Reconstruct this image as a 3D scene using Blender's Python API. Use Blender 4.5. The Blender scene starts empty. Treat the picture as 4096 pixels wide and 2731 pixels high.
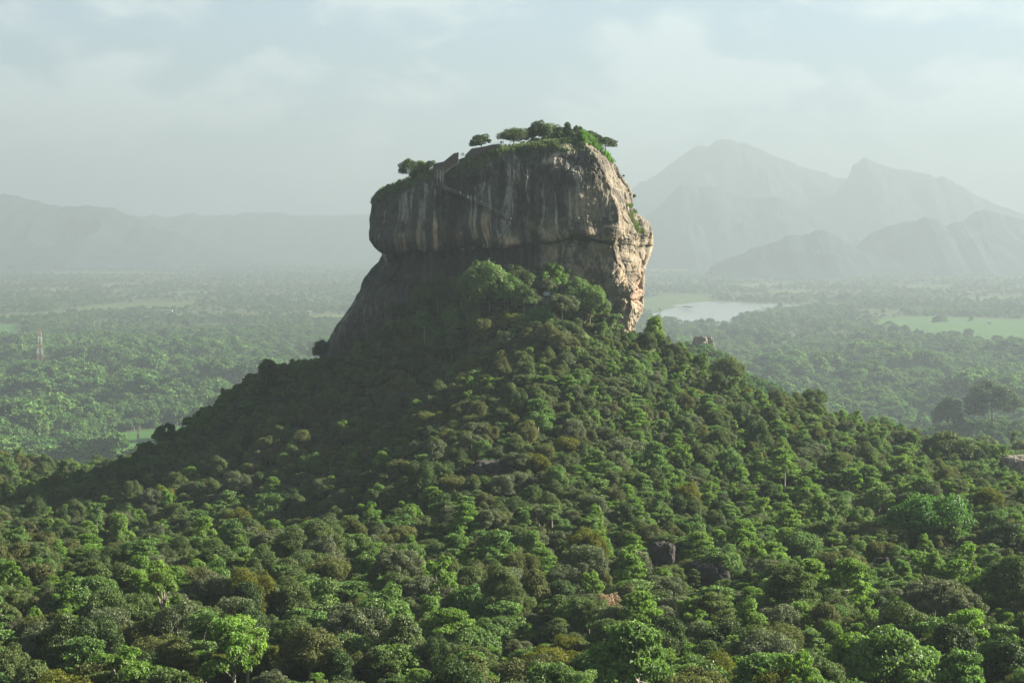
import bpy, bmesh, math, random
import numpy as np
from mathutils import Vector

# ------------------------------------------------------------------ camera, sky, sun, exposure
SC = bpy.context.scene
COL = SC.collection
F = 7650.0                     # focal length in photo pixels (photo is 4096 x 2731)
CAMZ = 350.0
HORY = 930.0                   # photo row of the true horizon
PITCH = math.atan((1365.5 - HORY) / F)
cam = bpy.data.cameras.new('camera')
cam.sensor_width = 36.0
cam.lens = 36.0 * F / 4096.0
cam.clip_start = 1.0
cam.clip_end = 90000.0
camo = bpy.data.objects.new('camera', cam)
camo.location = (0, 0, CAMZ)
camo.rotation_euler = (math.pi / 2 - PITCH, 0, 0)
COL.objects.link(camo)
SC.camera = camo

SUN_AZ = math.radians(75.0)    # to the right of the view direction (+Y)
SUN_EL = math.radians(25.0)
sun = bpy.data.lights.new('sun', 'SUN')
sun.energy = 5.0
sun.angle = math.radians(0.5)
sun.color = (1.0, 0.91, 0.75)
suno = bpy.data.objects.new('sun', sun)
sd = Vector((math.sin(SUN_AZ) * math.cos(SUN_EL), math.cos(SUN_AZ) * math.cos(SUN_EL), math.sin(SUN_EL)))
suno.rotation_euler = sd.to_track_quat('Z', 'Y').to_euler()
suno.location = (0, 0, 3000)
COL.objects.link(suno)

world = bpy.data.worlds.new('World')
SC.world = world
world.use_nodes = True
nt = world.node_tree
nt.nodes.clear()
N = nt.nodes.new
L = nt.links.new
sky = N('ShaderNodeTexSky')
sky.sky_type = 'NISHITA'
sky.sun_disc = False
sky.sun_elevation = SUN_EL
sky.sun_rotation = SUN_AZ
sky.altitude = 300
sky.air_density = 1.0
sky.dust_density = 2.0
tc = N('ShaderNodeTexCoord')
mp = N('ShaderNodeMapping'); mp.inputs['Scale'].default_value = (1.0, 1.0, 2.2); mp.inputs['Location'].default_value = (3.1, 1.7, 0.4)
L(tc.outputs['Generated'], mp.inputs[0])
n1 = N('ShaderNodeTexNoise'); n1.inputs['Scale'].default_value = 12.0; n1.inputs['Detail'].default_value = 9.0; n1.inputs['Roughness'].default_value = 0.55
n1.inputs['Distortion'].default_value = 0.35
L(mp.outputs[0], n1.inputs['Vector'])
cr = N('ShaderNodeValToRGB')
cr.color_ramp.interpolation = 'EASE'
cr.color_ramp.elements[0].position = 0.44; cr.color_ramp.elements[0].color = (0, 0, 0, 1)
cr.color_ramp.elements[1].position = 0.58; cr.color_ramp.elements[1].color = (1, 1, 1, 1)
L(n1.outputs['Fac'], cr.inputs[0])
mx = N('ShaderNodeMixRGB')
SKY_GAIN = N('ShaderNodeMixRGB'); SKY_GAIN.blend_type = 'MIX'; SKY_GAIN.inputs[0].default_value = 0.85
SKY_GAIN.inputs[2].default_value = (1.27, 1.94, 2.56, 1)
L(sky.outputs[0], SKY_GAIN.inputs[1])
L(cr.outputs[0], mx.inputs[0]); L(SKY_GAIN.outputs[0], mx.inputs[1]); mx.inputs[2].default_value = (2.85, 3.34, 3.54, 1)
bg = N('ShaderNodeBackground'); bg.inputs['Strength'].default_value = 0.05
# deeper sky overhead than near the horizon
sepz = N('ShaderNodeSeparateXYZ'); L(tc.outputs['Generated'], sepz.inputs[0])
dim = N('ShaderNodeMapRange'); dim.inputs['From Min'].default_value = 0.14; dim.inputs['From Max'].default_value = 0.55
dim.inputs['To Min'].default_value = 1.0; dim.inputs['To Max'].default_value = 0.42; L(sepz.outputs[2], dim.inputs['Value'])
dimc = N('ShaderNodeVectorMath'); dimc.operation = 'SCALE'; L(mx.outputs[0], dimc.inputs[0]); L(dim.outputs[0], dimc.inputs['Scale'])
# a little brighter towards the sun's side
side = N('ShaderNodeMapRange'); side.inputs['From Min'].default_value = -0.30; side.inputs['From Max'].default_value = 0.30
side.inputs['To Min'].default_value = 0.92; side.inputs['To Max'].default_value = 1.10; L(sepz.outputs[0], side.inputs['Value'])
sidec = N('ShaderNodeVectorMath'); sidec.operation = 'SCALE'; L(dimc.outputs[0], sidec.inputs[0]); L(side.outputs[0], sidec.inputs['Scale'])
L(sidec.outputs[0], bg.inputs['Color'])
out = N('ShaderNodeOutputWorld'); L(bg.outputs[0], out.inputs['Surface'])

SC.view_settings.view_transform = 'Standard'
SC.view_settings.look = 'None'
SC.view_settings.exposure = 2.72
SC.view_settings.gamma = 1.0
SC.view_settings.use_curve_mapping = False
SC.render.engine = 'CYCLES'
cy = SC.cycles
cy.max_bounces = 5; cy.diffuse_bounces = 2; cy.glossy_bounces = 2; cy.transmission_bounces = 3; cy.volume_bounces = 0
cy.transparent_max_bounces = 4
cy.use_denoising = True
cy.caustics_reflective = False; cy.caustics_refractive = False
cy.sample_clamp_indirect = 4.0

HAZE_DENSITY = 0.97e-4
HAZE_COLOR = (0.256, 0.314, 0.354)
HAZE_G = 0.2

# ------------------------------------------------------------------ helpers
CP, SP = math.cos(PITCH), math.sin(PITCH)

def ray(px, py):
    a = (px - 2048.0) / F
    b = (1365.5 - py) / F
    return np.array([a, CP + b * SP, -SP + b * CP])

def at(px, py, d):
    """world point on the sight line of photo pixel (px, py) at distance d along +Y"""
    r = ray(px, py)
    t = d / r[1]
    return np.array([r[0] * t, d, CAMZ + r[2] * t])

def on_plane(px, py, z=0.0):
    r = ray(px, py)
    t = (z - CAMZ) / r[2]
    return np.array([r[0] * t, r[1] * t, z])

def project(P):
    P = np.asarray(P, dtype=float)
    x, y, z = P[..., 0], P[..., 1], P[..., 2] - CAMZ
    fw = y * CP - z * SP
    up = y * SP + z * CP
    return 2048 + F * x / fw, 1365.5 - F * up / fw, fw

def _hash(ix, iy, iz, seed):
    h = (ix * 374761393 + iy * 668265263 + iz * 2147483647 + seed * 1274126177) & 0xFFFFFFFF
    h = ((h ^ (h >> 13)) * 1274126177) & 0xFFFFFFFF
    h = ((h ^ (h >> 16)) * 2246822519) & 0xFFFFFFFF
    return ((h ^ (h >> 15)) & 0xFFFFFF) / float(0xFFFFFF)

def vnoise(P, seed=0):
    P = np.asarray(P, dtype=float)
    fl = np.floor(P)
    i = fl.astype(np.int64)
    f = P - fl
    u = f * f * f * (f * (f * 6 - 15) + 10)
    r = np.zeros(P.shape[:-1])
    for dx in (0, 1):
        wx = u[..., 0] if dx else 1 - u[..., 0]
        for dy in (0, 1):
            wy = u[..., 1] if dy else 1 - u[..., 1]
            for dz in (0, 1):
                wz = u[..., 2] if dz else 1 - u[..., 2]
                r += wx * wy * wz * _hash(i[..., 0] + dx, i[..., 1] + dy, i[..., 2] + dz, seed)
    return r * 2 - 1

def fbm(P, seed=0, oct=4, gain=0.5):
    P = np.asarray(P, dtype=float)
    r = 0; a = 1.0; s = 0
    for k in range(oct):
        r = r + a * vnoise(P * (2.03 ** k) + 17.3 * k, seed + k)
        s += a; a *= gain
    return r / s

def sstep(a, b, x):
    t = np.clip((x - a) / (b - a), 0, 1)
    return t * t * (3 - 2 * t)

def nrm(v):
    return v / np.maximum(np.linalg.norm(v, axis=-1, keepdims=True), 1e-9)

def mesh_quads(name, V, Q, mats=(), matidx=None, smooth=False, attrs=None):
    """mesh from (n,3) points and (m,4) quads, fast"""
    me = bpy.data.meshes.new(name)
    V = np.ascontiguousarray(V, dtype=np.float32); Q = np.ascontiguousarray(Q, dtype=np.int32)
    me.vertices.add(len(V)); me.vertices.foreach_set('co', V.ravel())
    me.loops.add(Q.size); me.loops.foreach_set('vertex_index', Q.ravel())
    me.polygons.add(len(Q))
    me.polygons.foreach_set('loop_start', np.arange(0, Q.size, Q.shape[1], dtype=np.int32))
    if matidx is not None:
        me.polygons.foreach_set('material_index', np.ascontiguousarray(matidx, dtype=np.int32))
    me.polygons.foreach_set('use_smooth', np.full(len(Q), smooth))
    for m in mats: me.materials.append(m)
    for k, (dom, typ, arr) in (attrs or {}).items():
        a = me.attributes.new(k, typ, dom)
        key = 'color' if 'COLOR' in typ else 'value'
        a.data.foreach_set(key, np.ascontiguousarray(arr, dtype=np.float32).ravel())
    me.update(calc_edges=True)
    me.validate()
    return me

def link(name, me, parent=None, loc=None):
    o = bpy.data.objects.new(name, me)
    COL.objects.link(o)
    if parent is not None: o.parent = parent
    if loc is not None: o.location = loc
    return o

def tag(o, label=None, cat=None, group=None, kind=None):
    if label: o['label'] = label
    if cat: o['category'] = cat
    if group: o['group'] = group
    if kind: o['kind'] = kind
    return o

def empty(name, loc, rz=0.0):
    o = bpy.data.objects.new(name, None)
    o.empty_display_size = 0.5
    COL.objects.link(o)
    o.location = loc; o.rotation_euler = (0, 0, rz)
    return o

class MB:
    """collects boxes, bars and tubes into one mesh"""
    def __init__(self): self.bm = bmesh.new(); self.mi = 0
    def _set(self, faces):
        for f in faces: f.material_index = self.mi
    def box(self, c, s, rz=0.0, tilt=None):
        x, y, z = s[0] / 2, s[1] / 2, s[2] / 2
        ca, sa = math.cos(rz), math.sin(rz)
        vs = []
        for k in ((-1,-1,-1),(1,-1,-1),(1,1,-1),(-1,1,-1),(-1,-1,1),(1,-1,1),(1,1,1),(-1,1,1)):
            p = (k[0]*x, k[1]*y, k[2]*z)
            vs.append(self.bm.verts.new((c[0]+p[0]*ca-p[1]*sa, c[1]+p[0]*sa+p[1]*ca, c[2]+p[2])))
        fs = [self.bm.faces.new([vs[i] for i in q]) for q in ((3,2,1,0),(4,5,6,7),(0,1,5,4),(1,2,6,5),(2,3,7,6),(3,0,4,7))]
        self._set(fs)
        return self
    def prism(self, pts, y0, y1, axis=None):
        """polygon pts [(x,z)] extruded from y0 to y1"""
        a = [self.bm.verts.new((p[0], y0, p[1])) for p in pts]
        b = [self.bm.verts.new((p[0], y1, p[1])) for p in pts]
        n = len(pts)
        fs = [self.bm.faces.new(a), self.bm.faces.new(list(reversed(b)))]
        for i in range(n):
            j = (i + 1) % n
            fs.append(self.bm.faces.new((a[j], a[i], b[i], b[j])))
        self._set(fs)
        return self
    def tube(self, pts, rads, n=6):
        pts = [np.asarray(p, float) for p in pts]
        if not hasattr(rads, '__len__'): rads = [rads] * len(pts)
        rings = []
        for i, p in enumerate(pts):
            d = pts[min(i+1, len(pts)-1)] - pts[max(i-1, 0)]
            d = d / max(np.linalg.norm(d), 1e-9)
            u = np.cross(d, (0, 0, 1) if abs(d[2]) < 0.9 else (1, 0, 0)); u /= np.linalg.norm(u)
            v = np.cross(d, u)
            rings.append([self.bm.verts.new(p + rads[i] * (math.cos(2*math.pi*k/n)*u + math.sin(2*math.pi*k/n)*v)) for k in range(n)])
        fs = []
        for a, b in zip(rings, rings[1:]):
            for k in range(n):
                fs.append(self.bm.faces.new((a[k], a[(k+1) % n], b[(k+1) % n], b[k])))
        fs.append(self.bm.faces.new(list(reversed(rings[0])))); fs.append(self.bm.faces.new(rings[-1]))
        self._set(fs)
        return self
    def mesh(self, name, mats, smooth=False):
        me = bpy.data.meshes.new(name)
        bmesh.ops.recalc_face_normals(self.bm, faces=self.bm.faces)
        self.bm.to_mesh(me); self.bm.free()
        for m in (mats if isinstance(mats, (list, tuple)) else [mats]): me.materials.append(m)
        if smooth:
            me.polygons.foreach_set('use_smooth', [True] * len(me.polygons))
        return me
    def build(self, name, mats, parent=None, smooth=False, loc=None):
        return link(name, self.mesh(name, mats, smooth), parent, loc)

# ------------------------------------------------------------------ materials
def mat(name):
    m = bpy.data.materials.new(name); m.use_nodes = True
    t = m.node_tree; t.nodes.clear()
    o = t.nodes.new('ShaderNodeOutputMaterial')
    return m, t, o

def flat_mat(name, col, rough=0.8, var=0.15, scale=2.0, spec=0.3, metal=0.0):
    m, t, o = mat(name)
    p = t.nodes.new('ShaderNodeBsdfPrincipled')
    n = t.nodes.new('ShaderNodeTexNoise'); n.inputs['Scale'].default_value = scale; n.inputs['Detail'].default_value = 5
    c = t.nodes.new('ShaderNodeTexCoord'); t.links.new(c.outputs['Object'], n.inputs['Vector'])
    r = t.nodes.new('ShaderNodeValToRGB')
    r.color_ramp.elements[0].position = 0.3; r.color_ramp.elements[1].position = 0.7
    r.color_ramp.elements[0].color = (*[x * (1 - var) for x in col], 1)
    r.color_ramp.elements[1].color = (*[min(1, x * (1 + var)) for x in col], 1)
    t.links.new(n.outputs['Fac'], r.inputs[0]); t.links.new(r.outputs[0], p.inputs['Base Color'])
    p.inputs['Roughness'].default_value = rough; p.inputs['Metallic'].default_value = metal
    p.inputs['Specular IOR Level'].default_value = spec
    t.links.new(p.outputs[0], o.inputs['Surface'])
    return m

def leaf_mat(name, ca, cb, trans=0.35, rough=0.45, spec=0.35):
    """leaf: colour varies tree by tree between ca and cb and leaf by leaf with the attribute tone"""
    m, t, o = mat(name)
    NN = t.nodes.new; LL = t.links.new
    oi = NN('ShaderNodeObjectInfo')
    mixc = NN('ShaderNodeMixRGB'); mixc.inputs[1].default_value = (*ca, 1); mixc.inputs[2].default_value = (*cb, 1)
    LL(oi.outputs['Random'], mixc.inputs[0])
    at_ = NN('ShaderNodeAttribute'); at_.attribute_name = 'tone'
    mr = NN('ShaderNodeMapRange'); mr.inputs['To Min'].default_value = 0.5; mr.inputs['To Max'].default_value = 1.6
    LL(at_.outputs['Fac'], mr.inputs['Value'])
    mul = NN('ShaderNodeVectorMath'); mul.operation = 'SCALE'
    LL(mixc.outputs[0], mul.inputs[0]); LL(mr.outputs[0], mul.inputs['Scale'])
    p = NN('ShaderNodeBsdfPrincipled'); LL(mul.outputs[0], p.inputs['Base Color'])
    p.inputs['Roughness'].default_value = rough; p.inputs['Specular IOR Level'].default_value = spec
    tr = NN('ShaderNodeBsdfTranslucent')
    hs = NN('ShaderNodeMixRGB'); hs.blend_type = 'MULTIPLY'; hs.inputs[0].default_value = 1.0; hs.inputs[2].default_value = (1.25, 1.45, 0.7, 1)
    LL(mul.outputs[0], hs.inputs[1]); LL(hs.outputs[0], tr.inputs['Color'])
    ms = NN('ShaderNodeMixShader'); ms.inputs[0].default_value = trans
    LL(p.outputs[0], ms.inputs[1]); LL(tr.outputs[0], ms.inputs[2]); LL(ms.outputs[0], o.inputs['Surface'])
    return m

BARK = flat_mat('bark', (0.16, 0.14, 0.115), 0.9, 0.35, 3.0)
PALEBARK = flat_mat('pale_bark', (0.21, 0.19, 0.16), 0.85, 0.25, 3.0)
LEAF = {
    'bright': leaf_mat('leaf_bright', (0.098, 0.172, 0.034), (0.120, 0.184, 0.040), 0.40, 0.55, 0.20),
    'fresh':  leaf_mat('leaf_fresh', (0.082, 0.146, 0.044), (0.102, 0.158, 0.050), 0.34, 0.52, 0.18),
    'mid':    leaf_mat('leaf_mid', (0.064, 0.098, 0.032), (0.084, 0.112, 0.040), 0.32, 0.6, 0.2),
    'dark':   leaf_mat('leaf_dark', (0.034, 0.062, 0.018), (0.046, 0.074, 0.022), 0.28, 0.6, 0.2),
    'olive':  leaf_mat('leaf_olive', (0.104, 0.112, 0.040), (0.088, 0.102, 0.036), 0.30, 0.65, 0.15),
    'brown':  leaf_mat('leaf_brown', (0.092, 0.100, 0.040), (0.080, 0.092, 0.036), 0.28, 0.65, 0.15),
    'grey':   leaf_mat('leaf_grey', (0.078, 0.100, 0.050), (0.090, 0.104, 0.060), 0.28, 0.55, 0.25),
    'gold':   leaf_mat('leaf_gold', (0.100, 0.104, 0.014), (0.088, 0.096, 0.012), 0.35, 0.6, 0.15),
    'deep':   leaf_mat('leaf_deep', (0.052, 0.122, 0.026), (0.056, 0.128, 0.028), 0.34, 0.55, 0.18),
    'blossom': leaf_mat('leaf_blossom', (0.30, 0.215, 0.165), (0.32, 0.23, 0.175), 0.25, 0.6, 0.2),
    'grass':  leaf_mat('leaf_grass', (0.046, 0.125, 0.014), (0.064, 0.140, 0.018), 0.40, 0.6, 0.2),
    'far':    leaf_mat('leaf_far', (0.050, 0.112, 0.034), (0.076, 0.134, 0.044), 0.30, 0.8, 0.05),
    'far_pale': leaf_mat('leaf_far_pale', (0.076, 0.155, 0.044), (0.100, 0.168, 0.052), 0.32, 0.8, 0.05),
    'far_dark': leaf_mat('leaf_far_dark', (0.032, 0.070, 0.026), (0.046, 0.084, 0.032), 0.26, 0.8, 0.05),
}

# ------------------------------------------------------------------ terrain
def canopy_points():
    T = 8.5
    A = [(-300,2731,330),(600,2731,330),(1400,2731,330),(2048,2731,330),(2700,2731,330),(3400,2731,330),(4400,2731,330),
         (-300,2400,420),(700,2400,420),(1400,2400,420),(2048,2400,420),(2700,2400,425),(3400,2400,425),(4400,2400,430),
         (-200,2150,540),(600,2180,500),(1400,2190,495),(2048,2200,490),(2700,2200,500),(3400,2180,510),(4300,2150,530),
         (0,2080,720),(350,2100,690),(1000,2150,640),(600,1990,765),(1000,2000,715),(1300,2000,665),(1600,2000,605),(2048,2000,560),(2700,1990,600),(3300,1970,630),(4300,1950,660),
         (0,2010,860),(300,1885,885),(650,1750,895),(600,1850,835),(1000,1720,825),(1500,1780,735),(1800,1780,660),(2048,1800,625),(2600,1790,680),(3100,1790,720),(3600,1830,760),(4150,1900,790),
         (960,1510,885),(1000,1600,865),(1400,1600,820),(1750,1600,770),(2048,1600,715),(2300,1500,745),(2600,1600,760),(3000,1625,800),(3400,1710,840),
         (1230,1400,886),(1600,1400,850),(2048,1400,800),(2300,1350,800),(2500,1400,835),(2900,1480,885),(3120,1570,880),(3330,1640,870),(3700,1765,860),(4096,1840,860),
         (1700,1290,858),(2048,1280,838),(2350,1290,835),(2560,1300,885),(2700,1350,890),
         (1400,1345,884),(1457,1298,880),(1543,1208,875),(1641,1148,872),(1721,1115,870),(1790,1085,869),(1900,1098,868),(2000,1095,866),(2120,1105,865),(2220,1125,864),(2320,1165,864),(2400,1215,866),(2480,1265,872)]
    pts = [at(*a) - np.array([0, 0, T]) for a in A]
    B = [(0,1925,980),(0,1830,1250),(300,1865,1200),(550,1870,1150),(700,1910,1100),(1000,1700,1010),(1300,1490,1010),(-400,2000,900),(-400,1800,1300),
         (2900,1530,1010),(3300,1650,1000),(2640,1430,1900),(2720,1412,1900),(2800,1392,1950),(2880,1425,1950),(2980,1500,1900),(2760,1480,1700),(3700,1775,1010),(4096,1830,1010),(4400,1830,1000),(3900,1800,1250),(3500,1790,1250),(4300,1800,1300),(3700,1745,2400),(3850,1712,2400),(3973,1700,2400),(4100,1710,2400),(4250,1740,2400)]
    pts += [at(*a) - np.array([0, 0, T]) for a in B]
    dz = CAMZ - 190.0
    W = [(-60,905,125),(0,905,160),(55,905,125),(-60,960,105),(0,970,108),(55,960,104),(0,1080,70),(-80,1080,60),(90,1080,62)]
    W += [(0,0,184),(0,25,176),(0,120,140),(0,220,112),(-150,120,128),(150,120,128),(-300,0,120),(300,0,120),(0,-200,120),(-400,250,70),(400,250,70)]
    W += [(-500,500,60),(-500,800,50),(560,800,60),(600,500,60),(-700,1100,20),(700,1200,25)]
    W = [(a, b, c + dz) for a, b, c in W]
    W += [(-500,1520,110),(-330,1520,110),(-160,1520,110),(0,1550,100),(100,1500,120),(-500,1850,25),(-250,1850,25),(0,1850,30),(420,1700,90),(640,1700,60),(420,2000,20)]
    for x in range(-1600, 1601, 400): W += [(x, 2300, 0), (x, 2900, 0), (x, -900, 0)]
    for y in range(-500, 2300, 400): W += [(-1500, y, 0), (1500, y, 0)]
    return np.array(list(map(tuple, pts)) + W, dtype=float)

CPTS = canopy_points()
_r = np.linalg.norm(CPTS[:, None, :2] - CPTS[None, :, :2], axis=2)
_K = np.sqrt(_r ** 2 + 30.0 ** 2)
_n = len(CPTS)
_A = np.zeros((_n + 3, _n + 3)); _A[:_n, :_n] = _K
_A[:_n, _n] = 1; _A[:_n, _n+1:] = CPTS[:, :2] / 1000; _A[_n:, :_n] = _A[:_n, _n:].T
_W = np.linalg.solve(_A, np.concatenate([CPTS[:, 2], [0, 0, 0]]))

def ground_z(xy):
    xy = np.asarray(xy, dtype=float)
    sh = xy.shape[:-1]
    q = xy.reshape(-1, 2)
    o = np.zeros(len(q))
    near = (np.abs(q[:, 0]) < 1600) & (q[:, 1] > -900) & (q[:, 1] < 2900)
    idx = np.nonzero(near)[0]
    for s in range(0, len(idx), 20000):
        j = idx[s:s+20000]
        d = np.sqrt(((q[j, None, :] - CPTS[None, :, :2]) ** 2).sum(2) + 900.0)
        o[j] = d @ _W[:_n] + _W[_n] + (q[j] / 1000) @ _W[_n+1:]
    edge = np.minimum.reduce([1600 - np.abs(q[:, 0]), q[:, 1] + 900, 2900 - q[:, 1]])
    o *= sstep(0, 300, edge)
    far = np.hypot(q[:, 0], q[:, 1])
    P3 = np.concatenate([q / 900.0, np.zeros((len(q), 1))], 1)
    o += fbm(P3, 5, 3) * 5.0 * sstep(2900, 4000, far)
    return np.where(near, np.maximum(o, -2), o).reshape(sh)

# ------------------------------------------------------------------ fields and lake outlines (photo pixels on the plain)
FIELD_PX = {
    'paddy_field': [(3480,1282),(3600,1268),(3700,1264),(4000,1276),(4400,1290),(4400,1380),(4050,1372),(3800,1366),(3650,1336),(3520,1306)],
    'meadow_strip': [(-60,1262),(120,1252),(260,1240),(375,1220),(560,1212),(803,1205),(770,1222),(700,1238),(520,1244),(330,1256),(200,1268),(60,1280),(-60,1290)],
    'meadow': [(-80,1296),(90,1298),(100,1330),(80,1362),(-80,1366)],
    'pale_field': [(400,1138),(440,1133),(560,1132),(520,1146),(440,1152)],
    'yellow_field': [(1225,1268),(1290,1258),(1400,1258),(1400,1288),(1260,1288)],
    'clearing': [(330,1756),(420,1738),(560,1720),(700,1704),(860,1696),(860,1770),(620,1800),(400,1790)],
    'rice_terrace': [(2980,1082),(3120,1072),(3330,1082),(3500,1096),(3420,1120),(3240,1118),(3060,1108)],
    'rice_strip': [(3560,1050),(3800,1040),(4300,1036),(4300,1054),(3900,1056),(3640,1064)],
    'marsh': [(2560,1195),(2700,1178),(2860,1180),(2840,1206),(2680,1236),(2560,1262)],
    'far_pasture': [(2570,1066),(2700,1062),(2860,1064),(2800,1084),(2600,1090)],
    'straw_field': [(3040,1166),(3160,1160),(3300,1164),(3200,1172),(3080,1174)],
    'pasture': [(3560,1148),(3720,1142),(3900,1148),(3760,1156),(3620,1158)],
    'fallow_field': [(80,1158),(210,1152),(330,1156),(250,1166),(120,1168)],
    'open_field': [(640,1172),(760,1164),(900,1168),(820,1180),(700,1182)],
    'long_pasture': [(40,1092),(300,1086),(620,1090),(900,1096),(500,1102),(180,1100)],
    'hazy_pasture': [(2900,1140),(3060,1132),(3200,1136),(3120,1148),(2960,1150)],
    'grass_strip': [(3780,1195),(3920,1190),(4100,1188),(4100,1200),(3900,1206)],
}
LAKE_PX = [(2560,1268),(2640,1250),(2697,1222),(2760,1214),(2826,1207),(2975,1211),(3151,1219),(3240,1225),(3190,1234),(3110,1240),(3030,1252),(2980,1272),(2940,1292),(2860,1304),(2740,1296),(2620,1280)]

def inside(poly, px, py):
    poly = np.asarray(poly, float)
    r = np.zeros(np.shape(px), bool)
    n = len(poly)
    for i in range(n):
        x1, y1 = poly[i]; x2, y2 = poly[(i + 1) % n]
        c = ((y1 > py) != (y2 > py)) & (px < (x2 - x1) * (py - y1) / (y2 - y1 + 1e-12) + x1)
        r ^= c
    return r

# ------------------------------------------------------------------ ground
def make_ground():
    def axis(steps):
        o = [steps[0][0]]
        for a, b, h in steps:
            k = max(1, int(round((b - a) / h)))
            o += list(np.linspace(a, b, k + 1)[1:])
        return np.array(o)
    xs = axis([(-40000,-6000,1700),(-6000,-1600,220),(-1600,-500,50),(-500,500,9),(500,1600,50),(1600,6000,220),(6000,40000,1700)])
    ys = axis([(-2500,-900,400),(-900,0,60),(0,1200,9),(1200,3000,40),(3000,8000,140),(8000,40000,1000)])
    X, Y = np.meshgrid(xs, ys)
    xy = np.stack([X, Y], -1)
    Z = ground_z(xy)
    near = (np.abs(X) < 600) & (Y < 1300)
    Z = Z + np.where(near, fbm(np.stack([X/14, Y/14, X*0], -1), 9, 3) * 0.8, 0)
    nx, ny = len(xs), len(ys)
    V = np.stack([X, Y, Z], -1).reshape(-1, 3)
    i = np.arange(ny - 1)[:, None] * nx + np.arange(nx - 1)[None, :]
    Q = np.stack([i, i + 1, i + nx + 1, i + nx], -1).reshape(-1, 4)
    m, t, o = mat('forest_floor')
    p = t.nodes.new('ShaderNodeBsdfPrincipled'); p.inputs['Roughness'].default_value = 0.95; p.inputs['Specular IOR Level'].default_value = 0.1
    c = t.nodes.new('ShaderNodeTexCoord')
    n = t.nodes.new('ShaderNodeTexNoise'); n.inputs['Scale'].default_value = 0.02; n.inputs['Detail'].default_value = 10; n.inputs['Roughness'].default_value = 0.7
    r = t.nodes.new('ShaderNodeValToRGB')
    r.color_ramp.elements[0].position = 0.35; r.color_ramp.elements[0].color = (0.024, 0.036, 0.014, 1)
    r.color_ramp.elements[1].position = 0.65; r.color_ramp.elements[1].color = (0.060, 0.080, 0.026, 1)
    t.links.new(c.outputs['Object'], n.inputs['Vector']); t.links.new(n.outputs['Fac'], r.inputs[0]); t.links.new(r.outputs[0], p.inputs['Base Color'])
    t.links.new(p.outputs[0], o.inputs['Surface'])
    g = link('ground', mesh_quads('ground', V, Q, [m], smooth=True))
    tag(g, 'dark green forest ground running from the hill over the plain to the horizon', 'ground', kind='structure')

make_ground()

def field_mat(name, ca, cb, scale):
    m, t, o = mat(name)
    p = t.nodes.new('ShaderNodeBsdfPrincipled'); p.inputs['Roughness'].default_value = 0.9; p.inputs['Specular IOR Level'].default_value = 0.1
    c = t.nodes.new('ShaderNodeTexCoord'); mpn = t.nodes.new('ShaderNodeMapping'); mpn.inputs['Scale'].default_value = (0.35, 1.0, 1.0)
    n = t.nodes.new('ShaderNodeTexNoise'); n.inputs['Scale'].default_value = scale; n.inputs['Detail'].default_value = 8; n.inputs['Roughness'].default_value = 0.65
    r = t.nodes.new('ShaderNodeValToRGB')
    r.color_ramp.elements[0].position = 0.35; r.color_ramp.elements[0].color = (*ca, 1)
    r.color_ramp.elements[1].position = 0.65; r.color_ramp.elements[1].color = (*cb, 1)
    t.links.new(c.outputs['Object'], mpn.inputs[0]); t.links.new(mpn.outputs[0], n.inputs['Vector']); t.links.new(n.outputs['Fac'], r.inputs[0]); t.links.new(r.outputs[0], p.inputs['Base Color'])
    t.links.new(p.outputs[0], o.inputs['Surface'])
    return m

def draped(name, poly_px, m, lift, step, label, cat):
    W = np.array([on_plane(px, py, 1.0) for px, py in poly_px])
    bm = bmesh.new()
    vs = [bm.verts.new(w) for w in W]
    bm.faces.new(vs)
    bmesh.ops.triangulate(bm, faces=bm.faces)
    for _ in range(5):
        es = [e for e in bm.edges if e.calc_length() > step]
        if not es: break
        bmesh.ops.subdivide_edges(bm, edges=es, cuts=1, use_grid_fill=False)
        bmesh.ops.triangulate(bm, faces=bm.faces)
    bm.verts.ensure_lookup_table()
    if lift is not None:
        z = ground_z(np.array([(v.co.x, v.co.y) for v in bm.verts]))
        for v, q in zip(bm.verts, z): v.co.z = q + lift
    bmesh.ops.recalc_face_normals(bm, faces=bm.faces)
    if sum(f.normal.z for f in bm.faces) < 0: bmesh.ops.reverse_faces(bm, faces=bm.faces)
    me = bpy.data.meshes.new(name); bm.to_mesh(me); bm.free(); me.materials.append(m)
    return tag(link(name, me), label, cat, kind='structure')

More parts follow.
